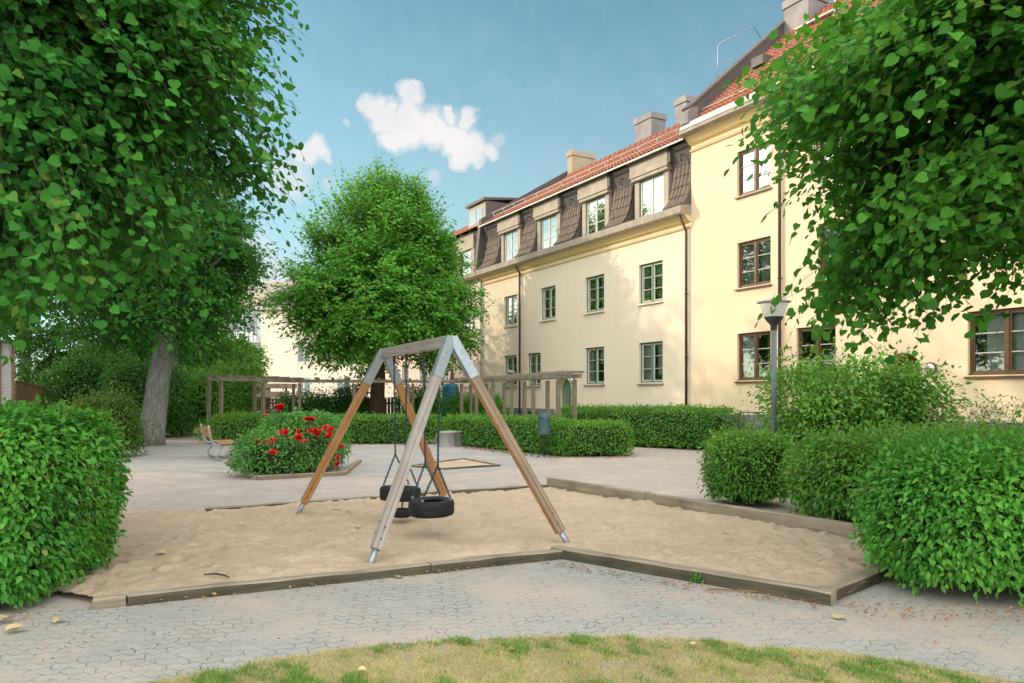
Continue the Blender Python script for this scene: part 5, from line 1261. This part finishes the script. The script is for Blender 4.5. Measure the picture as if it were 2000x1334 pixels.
ps_ = thing('closed_parasol', 'closed mauve garden parasol in front of the pink house', 'parasol', (-3.05, 38.6, 0))
MB().tube([(0, 0, 0), (0, 0, 3.1)], .025, 8).build('pole', M['galv'], ps_)
mb = MB(); seg = 16; V = []; 
prof = [(.03, 3.05), (.07, 2.7), (.11, 2.3), (.14, 1.95), (.10, 1.8)]
for r_, z in prof:
    for k in range(seg): t = 2 * math.pi * k / seg; rr = r_ * (1 + .28 * (k % 2)); V.append((rr * math.cos(t), rr * math.sin(t), z))
mb.add(V, [(i * seg + k, i * seg + (k + 1) % seg, (i + 1) * seg + (k + 1) % seg, (i + 1) * seg + k) for i in range(4) for k in range(seg)], smooth=True); mb.build('canopy', M['cloth_mauve'], ps_)
bb_ = thing('water_barrel', 'blue plastic barrel by the pink house, seen between pergola posts', 'barrel', (-3.05, 37.6, 0))
MB().lathe([(0, 0), (.36, 0), (.42, .3), (.44, .75), (.44, 1.5), (.42, 2.0), (.36, 2.2), (.0, 2.24)], 24).build('drum', M['blue_b'], bb_)

# ------------------------------------------------------------------ trees
def linden(name, label, loc, trunk, crowns, leaf, tpl, m, bark, seed, twig_r=.006, limbs=9, twig_m=None, group=None):
    """trunk: (top x, y, z, r0, r1); crowns: dicts for crown_pts, in coordinates local to the tree base"""
    t = thing(name, label, 'tree', loc, group=group)
    g = np.random.default_rng(seed); c0 = np.array(crowns[0]['c']); r0 = np.array(crowns[0]['r'])
    L = []
    for i in range(limbs):
        v = unit(g.normal(size=3) + np.array([0, 0, .5])); e = c0 + v * r0 * g.uniform(.55, .85); L.append((e[0], e[1], e[2], g.uniform(.78, .99), trunk[4] * g.uniform(.35, .6)))
    for cr in crowns[1:]: L.append((cr['c'][0], cr['c'][1], cr['c'][2] + cr['r'][2] * .5, .98, trunk[4] * .7))
    trunk_obj((0, 0, -.05), trunk[:3], trunk[3], trunk[4], L, M[bark], t, seed)
    Ps, Ns, Ts, Tw, Tn = [], [], [], [], []
    for i, cr in enumerate(crowns):
        P, Nn, T, tw, tn = crown_pts(seed=seed + i * 7, **cr); Tn.append(tn); Ps.append(P); Ns.append(Nn); Ts.append(T); Tw.append(tw)
    P = np.concatenate(Ps)
    leaves('crown', P, np.concatenate(Ns), np.concatenate(Ts), leaf * np.random.default_rng(seed).uniform(.55, 1.25, len(P)), tpl, M[m], t, tone=np.concatenate(Tn))
    twigs_obj(np.concatenate(Tw), twig_r, twig_m or M['twig'], t)
    return t
row = 'lindens along the left side of the garden'
linden('linden_tree', 'big dark linden overhanging the near left, its heart shaped leaves close to the viewer', (-5.75, 7.3, 0), (.05, .1, 3.6, .30, .22),
       [dict(c=(-.15, .2, 5.25), r=(3.35, 3.4, 2.7), n=15500, clumps=170, spread=.085, k=9, length=.85, outward=.75, up=-.05, jit=.42, droop=.45, inner=.55, lumpy=.10, bias=(.55, -.75, -.25)),
        dict(c=(.2, .2, 6.2), r=(2.9, 2.9, 2.4), n=3600, k=9, length=.8, outward=.75, up=.2, jit=.4, droop=.3, inner=.6, lumpy=.1)],
       .077, HEART, 'lf_linden', 'bark', 101, .0045)
linden('linden_tree', 'grey trunked linden leaning at the far end of the left paving', (-11.95, 24.9, 0), (.62, .2, 4.4, .40, .30),
       [dict(c=(.3, .5, 6.4), r=(3.4, 3.3, 3.6), n=6000, clumps=220, spread=.12, k=8, length=.8, outward=.75, up=.1, jit=.45, droop=.4, inner=.55, lumpy=.12)],
       .16, OVATE, 'lf_linden', 'bark', 111, .006)
linden('linden_tree', 'bright green egg shaped linden in the middle, behind the pergola', (-5.95, 33.2, 0), (.1, .1, 5.0, .34, .26),
       [dict(c=(.55, 0, 5.6), r=(4.35, 4.2, 2.95), n=8200, clumps=240, spread=.085, k=8, length=.95, outward=.8, up=.15, jit=.42, droop=.28, inner=.5, lumpy=.10),
        dict(c=(.45, 0, 8.1), r=(3.2, 3.2, 3.7), n=5200, clumps=190, spread=.11, k=8, length=1.1, outward=.55, up=.75, jit=.32, droop=.1, inner=.55, lumpy=.12, pointed=.25)],
       .18, OVATE, 'lf_mid', 'bark_brown', 121, .007)
linden('linden_tree', 'bright leaved linden branch mass hanging in from the upper right', (5.9, 7.1, 0), (-.1, 0, 3.4, .28, .22),
       [dict(c=(-.22, -.1, 4.5), r=(3.2, 2.7, 2.0), n=15500, clumps=190, spread=.09, k=9, length=.75, outward=.8, up=.05, jit=.42, droop=.28, inner=.55, lumpy=.12, bias=(-.7, -.6, -.1)),
        dict(c=(.35, 0, 5.6), r=(2.5, 2.3, 2.2), n=3400, k=9, length=.8, outward=.75, up=.2, jit=.4, droop=.3, inner=.6, lumpy=.1, bias=(-.7, -.5, 0))],
       .076, HEART, 'lf_linden_r', 'bark', 131, .003)
for k, (x, y, hh) in enumerate(((-14.2, 15.6, 6.4), (-19.5, 9.5, 9.5), (-21.0, 22.5, 10.5), (-24.5, 34, 10.5), (-25, 28, 11), (-24, 15, 11), (-17.2, 38.5, 8.0), (-27, 42, 9.0), (-22.5, 46, 8.0))):
    lab = ['linden behind the near left crown, mostly hidden by it', 'tall linden outside the left edge near the viewer', 'tall dark tree behind the white corrugated shed', 'tall dark tree behind the left shrubs', 'tall tree far left beyond the shed', 'tall tree far left of the sandbox', 'dark tree crown standing behind the leaning grey linden', 'dark tree crown at the far back left behind the shed', 'dark tree crown at the back between shed and leaning linden'][k]
    linden('shade_tree', lab, (x, y, 0), (0, 0, hh * .6, .34, .26), [dict(c=(0, 0, hh), r=(4.4, 4.4, hh * .58), n=1800, clumps=110, spread=.14, k=8, length=1.1, outward=.75, up=.15, jit=.45, droop=.3, inner=.8, lumpy=.12)], .27, QUADL, 'lf_linden', 'bark', 141 + k * 5, .01, group=row)

# ------------------------------------------------------------------ clipped hedges and shrubs
hedge('leafy_hedge', 'large boxy leafy hedge in the near left corner', 'hedge', [(-4.98, 6.40, 1.36, .90, 1.52, R(3))], 2100, .064, OVATE, M['lf_hedge'], 201, (-4.6, 6.4, 0), lumpy=.035, depth=.08, wild=.10, p=6)
hedge('round_shrub', 'large rounded leafy shrub in the near right corner', 'shrub', [(4.50, 6.60, 1.36, 1.0, 1.20, R(-4)), (5.7, 7.5, 1.2, 1.0, 1.15, 0)], 2050, .061, OVATE, M['lf_hedge'], 211, (4.4, 6.6, 0), lumpy=.055, depth=.09, wild=.14, p=3.2)
hedge('round_shrub', 'mid sized rounded shrub between the front right shrub and the small shrub', 'shrub', [(4.75, 9.95, 1.0, .95, 1.10, 0), (6.1, 10.5, 1.0, 1.0, 1.08, 0)], 1200, .066, OVATE, M['lf_bright'], 221, (4.6, 9.9, 0), lumpy=.07, depth=.10, wild=.22, p=2.7)
hedge('round_shrub', 'smallest trimmed shrub left of the other right hand shrubs', 'shrub', [(3.58, 11.5, .60, .58, 1.08, 0)], 1500, .058, OVATE, M['lf_bright'], 231, (3.45, 11.5, 0), lumpy=.06, depth=.09, wild=.14, p=2.8)
hedge('wild_shrub', 'tall loose shrub beneath the window behind the lamp post', 'shrub', [(6.35, 14.4, 1.45, 1.2, 2.35, 0), (5.7, 13.6, .8, .7, 1.75, 0), (7.2, 14.2, .9, .9, 2.0, 0)], 330, .10, OVATE, M['lf_hedge2'], 241, (6.3, 14.3, 0), lumpy=.12, depth=.30, wild=.55, p=2.3, core_scale=.62)
# sparse arching shrub
ws = thing('wild_shrub', 'sparse arching shrub before the curtained window at the right edge', 'shrub', (7.9, 12.4, 0))
P, Nn, T, tw, tn = crown_pts((0, 0, .95), (1.55, 1.1, .95), 420, 9, .8, 251, outward=.6, up=.55, jit=.4, droop=.75, inner=.8, lumpy=.15)
leaves('foliage', P, Nn, T, .062 * rng.uniform(.6, 1.2, len(P)), OVATE, M['lf_olive'], ws); twigs_obj(tw, .004, M['twig'], ws)
mb = MB(); g_ = np.random.default_rng(8)
for k in range(26): e = unit(g_.normal(size=3)) * np.array([1.2, .9, .6]) + np.array([0, 0, 1.0]); mb.tube([(e[0] * .15, e[1] * .15, 0), (e[0] * .5, e[1] * .5, max(.3, e[2] * .7)), (e[0], e[1], max(.4, e[2]))], [.012, .009, .004], 5)
mb.build('stems', M['twig'], ws)
hedge('ground_shrub', 'low untrimmed greenery between the right shrubs and the yellow house', 'shrub', [(7.3, 11.0, 1.6, .9, 1.15, .1), (9.5, 10.6, 1.5, 1.0, 1.25, 0), (7.5, 8.6, 1.2, 1.0, 1.15, 0)], 420, .075, OVATE, M['lf_hedge2'], 261, (7.3, 11, 0), lumpy=.1, depth=.15, wild=.35, p=2.6)
hedge('clipped_hedge', 'long low clipped hedge curving along the pergola round the paved square', 'hedge',
      [(-6.3, 26.15, 4.35, .62, .97, R(0)), (-.15, 23.45, 3.55, .66, .98, math.atan2(-5.6, 3.7)), (2.15, 21.05, 1.15, .85, .92, R(4))], 700, .062, QUADL, M['lf_hedge2'], 271, (-2, 25, 0), lumpy=.03, depth=.07, wild=.09, p=6)
hedge('clipped_hedge', 'taller clipped hedge in front of the cream house on the right', 'hedge', [(4.15, 24.75, 3.45, .66, 1.28, math.atan2(-4.6, 5.0))], 720, .066, QUADL, M['lf_bright'], 281, (4.1, 24.7, 0), lumpy=.04, depth=.08, wild=.12, p=5)
hedge('clipped_hedge', 'short low hedge under the left arm of the pergola behind the bench', 'hedge', [(-10.1, 27.9, 1.0, .6, 1.0, R(75))], 480, .055, QUADL, M['lf_hedge2'], 286, (-10.1, 27.9, 0), lumpy=.03, depth=.07, wild=.08, p=5)
# background shrubs
bush = [('dense_shrub', 'olive shrub just behind the near left hedge', -10.9, 20.3, .95, .8, 1.75, 'lf_olive', .075, 300),
        ('dense_shrub', 'tall dark shrub behind the pale board fence', -17.3, 31.5, 1.9, 1.4, 3.6, 'lf_dark', .12, 130),
        ('dense_shrub', 'dark shrub left of the grey linden trunk', -14.6, 29.8, 1.5, 1.2, 3.0, 'lf_dark', .12, 150),
        ('dense_shrub', 'rounded mid green shrub right of the grey linden trunk', -12.6, 32.3, 1.6, 1.2, 2.9, 'lf_hedge2', .11, 170),
        ('dense_shrub', 'low dark shrub under the rounded shrub by the picket fence', -13.4, 30.2, .7, .6, 1.3, 'lf_dark', .10, 180),
        ('dense_shrub', 'dark shrub in front of the board fence, behind the roses', -9.3, 34.0, 1.5, .7, 1.75, 'lf_dark', .10, 190),
        ('dense_shrub', 'dark leafy shrub at the foot of the middle linden', -7.4, 34.6, .9, .7, 2.2, 'lf_dark', .10, 170),
        ('dense_shrub', 'bright rounded shrub in front of the pink house', -4.3, 35.2, 1.1, .8, 2.05, 'lf_mid', .10, 200),
        ('dense_shrub', 'bright low shrub between pink and cream houses', -1.6, 34.2, 1.5, .8, 1.75, 'lf_mid', .10, 200),
        ('dense_shrub', 'shrub wall far behind the left linden', -21.5, 38, 3.6, 1.5, 5.2, 'lf_dark', .17, 75),
        ('dense_shrub', 'high dark shrub behind the trunk of the left linden', -16.5, 40, 3.0, 1.5, 4.6, 'lf_hedge2', .17, 80),
        ('dense_shrub', 'shrub close behind the near left crown by the shed', -18.4, 27.2, .5, 1.2, 1.5, 'lf_dark', .10, 200),
        ('spreading_tree', 'spreading green tree top beyond the left arm of the pergola', -18.6, 47, 2.9, 2.0, 5.5, 'lf_hedge2', .18, 90)]
for i, (nm, lab, x, y, hx, hy, ht, mm, ls, den) in enumerate(bush):
    hedge(nm, lab, 'tree' if 'tree' in nm else 'shrub', [(x, y, hx, hy, ht, 0), (x + hx * .35, y - hy * .2, hx * .6, hy * .8, ht * .78, 0)], den * 1.6, ls, QUADL, M[mm], 300 + i * 9, (x, y, 0), lumpy=.13, depth=.22, wild=.45, p=2.4, core_scale=.7, group='shrubs at the back of the garden')

# ------------------------------------------------------------------ rose bed
rs = thing('rose_bush', 'red flowering rose bush filling the timber edged bed', 'rose bush', (-5.0, 16.6, 0))
segs = [(.34, -.1, .90, .90, 1.20, R(15)), (.50, .2, .80, .9, 1.27, 0), (-.10, .2, .58, .70, 1.0, 0), (.0, -1.0, .75, .6, .85, R(30))]
Ps, Ns, Ts = [], [], []; mb = MB()
for i, (cx, cy, hx, hy, ht, rz) in enumerate(segs):
    P, Nn, T = hedge_pts((cx, cy, ht / 2), (hx, hy, ht / 2), rz, int((4 * hx * ht + 4 * hy * ht + 4 * hx * hy) * 520), 401 + i, 2.6, .14, .08, 3.0, .14); Ps.append(P); Ns.append(Nn); Ts.append(T)
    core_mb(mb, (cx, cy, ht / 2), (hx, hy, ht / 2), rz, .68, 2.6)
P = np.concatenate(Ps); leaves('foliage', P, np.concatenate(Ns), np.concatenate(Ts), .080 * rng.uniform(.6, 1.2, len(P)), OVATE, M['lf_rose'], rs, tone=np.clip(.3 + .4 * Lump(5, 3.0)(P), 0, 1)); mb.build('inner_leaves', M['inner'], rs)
def rose_mb(r_, seed):
    g = random.Random(seed); mb = MB()
    for ringi, (n, rr, tilt) in enumerate(((5, 1.0, .35), (5, .78, .75), (4, .5, 1.15), (3, .28, 1.4))):
        for k in range(n):
            t = 2 * math.pi * (k + .5 * (ringi % 2)) / n + g.uniform(-.2, .2); c, s = math.cos(t), math.sin(t); V = []
            for u_, wv in ((.0, .18), (.45, .5), (.85, .46), (1.0, .2)):
                rad = rr * r_ * u_ * math.cos(tilt * (.6 + .4 * u_)); z = rr * r_ * u_ * math.sin(tilt) * .9
                for sg in (-1, 0, 1): V.append((c * rad - s * sg * wv * rr * r_ , s * rad + c * sg * wv * rr * r_, z + (0.12 * r_ if sg else 0)))
            mb.add(V, [(i * 3 + j, i * 3 + j + 1, i * 3 + 4 + j, i * 3 + 3 + j) for i in range(3) for j in range(2)], smooth=True)
    return mb
fl = [(547, 795, 15.9, 3, .075), (605, 819, 15.6, 4, .07), (553, 846, 15.2, 2, .07), (583, 843, 15.3, 1, .055), (587, 852, 15.2, 2, .075), (610, 843, 15.4, 2, .06), (622, 846, 15.4, 2, .065), (640, 839, 15.6, 2, .065), (648, 838, 15.6, 1, .06), (640, 849, 15.5, 2, .065), (508, 864, 15.1, 2, .05),
      (525, 864, 14.9, 2, .05), (530, 858, 14.95, 1, .05), (537, 858, 15, 1, .045), (519, 811, 16.4, 1, .05), (534, 884, 14.75, 3, .065), (590, 864, 15.1, 2, .05), (600, 862, 15.15, 1, .05), (646, 866, 15.6, 1, .055), (645, 872, 15.6, 1, .05), (668, 872, 15.9, 2, .06), (660, 893, 15.7, 1, .055), (659, 909, 15.6, 2, .055), (564, 857, 15.1, 1, .04), (595, 835, 15.5, 1, .045)]
g_ = random.Random(9)
for i, (px, py, d, n, r_) in enumerate(fl):
    for k in range(n + (n > 1)):
        p = Vector(((px - 1000) / F * d, d, EYE + (772 - py) / F * d)) + Vector((g_.uniform(-1, 1), g_.uniform(-.6, .4), g_.uniform(-.6, .6))) * (.07 if n > 1 else 0)
        o = rose_mb(r_ * 1.05, i * 5 + k).build('flower', M['petal_o'] if r_ <= .05 else M['petal'], rs, fix=False)
        l = p - Vector((-5.0, 16.6, 0)); o.location = l; o.rotation_euler = (g_.uniform(.2, 1.1), g_.uniform(-.5, .5), g_.uniform(-.6, .6))
        MB().tube([l - Vector((g_.uniform(-.1, .1), -.18, .4)), l - Vector((0, -.03, .12)), l], [.006, .005, .004], 5).build('stem', M['twig'], rs)
# weed by the timber and low plant at the hedge end
wd = thing('weed', 'small green weed growing against the dark front timber', 'weed', (1.62, 6.62, .0))
k = 26; P = np.stack([rng.normal(0, .035, k), rng.normal(0, .02, k), rng.uniform(.01, .11, k)], 1)
leaves('leaves', P, rng.normal(size=(k, 3)) * .5 + np.array([0, -.6, .6]), rng.normal(size=(k, 3)) * .8 + np.array([0, 0, .5]), .04, OVATE, M['lf_bright'], wd)
MB().tube([(0, 0, 0), (.01, 0, .1)], .003, 5).build('stem', M['twig'], wd)

# ------------------------------------------------------------------ fallen leaves, sticks, litter
def G(px, py): d = F * EYE / (py - 772); return ((px - 1000) / F * d, d)
fall = [(20, 1214, .15, 'large yellowed leaf on the soil at the foot of the near left hedge', 'dead_leaf', .02), (14, 1240, .13, 'curled tan leaf on the pavers in the lower left corner', 'dead_leaf', .02), (121, 1215, .11, 'pale leaf on the pavers in front of the near left hedge', 'dead_leaf', .02),
        (1637, 1213, .10, 'pale yellow leaf on the pavers right of the front timber corner', 'dead_leaf', .015), (775, 1131, .08, 'yellowed leaf beside the front timber below the grey swing leg', 'dead_leaf', .012), (1600, 1115, .09, 'brown curled leaf on the sand near the right shrub', 'brown_leaf', .06),
        (1415, 1047, .08, 'bright yellow leaf on the sand by the right back timber', 'dead_leaf', .05), (1428, 1069, .055, 'small brown leaf on the sand right of centre', 'brown_leaf', .06), (322, 1092, .10, 'pale dry leaf on the sand left of centre', 'dead_leaf', .05), (472, 1033, .09, 'yellow leaf on the sand near the back timber', 'dead_leaf', .05),
        (657, 1003, .11, 'pale leaf on the sand right of the far left swing foot', 'dead_leaf', .05), (683, 1004, .10, 'grey green leaf on the sand beside the pale leaf by the swing foot', 'dead_leaf', .05), (703, 1038, .09, 'pale flat leaf on the sand left of the grey swing leg', 'dead_leaf', .05), (1357, 1275, .05, 'white scrap leaf lying in the front lawn right of centre', 'dead_leaf', .05), (995, 1286, .05, 'small pink leaf in the front lawn left of centre', 'brown_leaf', .05), (700, 1327, .06, 'yellow leaf in the lawn at the bottom edge', 'dead_leaf', .05), (1545, 1292, .06, 'reddish leaf on the lawn edge at the right', 'brown_leaf', .04)]
for i, (px, py, s, lab, mm, z) in enumerate(fall):
    s *= .78; x, y = G(px, py); g = np.random.default_rng(500 + i); tv, tf = HEART
    V = tv * s; V = V + np.array([0, 0, 1]) * (np.abs(V[:, 0:1]) * g.uniform(.05, .35) + g.uniform(-.1, .2) * (V[:, 1:2] ** 2) / s)
    o = MB().add([tuple(v) for v in V], tf).build('fallen_leaf', M[mm], fix=False); o.location = (x, y, z + .006); o.rotation_euler = (g.uniform(-.15, .15), g.uniform(-.15, .15), g.uniform(0, 6.28)); tag(o, lab, 'leaf', 'fallen leaves scattered on the ground')
x, y = G(425, 1138); st_ = MB().tube([(-.14, .05, .02), (-.03, .04, .03), (.06, 0, .025), (.12, -.05, .02)], [.006, .008, .007, .004], 6).build('stick', M['bark_brown']); st_.location = (x, y, .04); tag(st_, 'thin dark stick lying on the sand near the front left timber', 'stick')
x, y = G(1460, 1160)
st_ = MB().tube([(-.3, .10, .012), (0, .02, .014), (.35, -.08, .01)], [.006, .006, .004], 6).build('stick', M['brown_leaf']); st_.location = (x, y, .006); tag(st_, 'long pale brown stick lying along the dark front timber', 'stick')
# dry leaf litter gathered along hedges and timbers
def litter(name, label, segs_, n, s, seed):
    g = np.random.default_rng(seed); Ps = []
    for (a, b, w_, fr) in segs_:
        k = int(n * fr); t = g.uniform(0, 1, (k, 1)); P = np.array(a)[None] * (1 - t) + np.array(b)[None] * t
        P = P + np.stack([g.normal(0, w_, k), g.normal(0, w_, k)], 1); Ps.append(P)
    P = np.concatenate(Ps); P3 = np.concatenate([P, np.full((len(P), 1), .022)], 1); P3[:, 2] += g.uniform(0, .012, len(P))
    o = leaves(name, P3, g.normal(size=(len(P), 3)) * .35 + np.array([0, 0, 1]), g.normal(size=(len(P), 3)) * np.array([1, 1, .15]), s * g.uniform(.5, 1.3, len(P)), QUADL, M['brown_leaf']); tag(o, label, 'leaf litter', kind='stuff')
litter('leaf_litter', 'dry brown leaf litter along the foot of the clipped hedge', [((-9, 25.2), (-2.3, 25.3), .12, .45), ((-2.3, 25.2), (.7, 20.2), .14, .45), ((.7, 19.9), (3.2, 20.0), .1, .1)], 900, .07, 601)
litter('leaf_litter', 'dry twigs and leaf crumbs along the front and back sandbox timbers', [((.2, 7.45), (2.4, 5.85), .05, .4), ((-3, 5.85), (.2, 7.4), .04, .15), ((2.55, 8.9), (1.6, 10.6), .10, .25), ((2.6, 5.85), (4.6, 5.4), .16, .5), ((-5.0, 5.5), (-3.5, 5.6), .12, .3), ((2.9, 11.0), (5.2, 8.9), .15, .3)], 520, .035, 602)
litter('leaf_litter', 'scattered crumbs and small dry leaves on sand and paving', [((-3, 8), (2.5, 8), .9, .5), ((-3, 5), (3, 5.2), .35, .3), ((-5, 14), (3, 12), 1.2, .2)], 260, .028, 603)
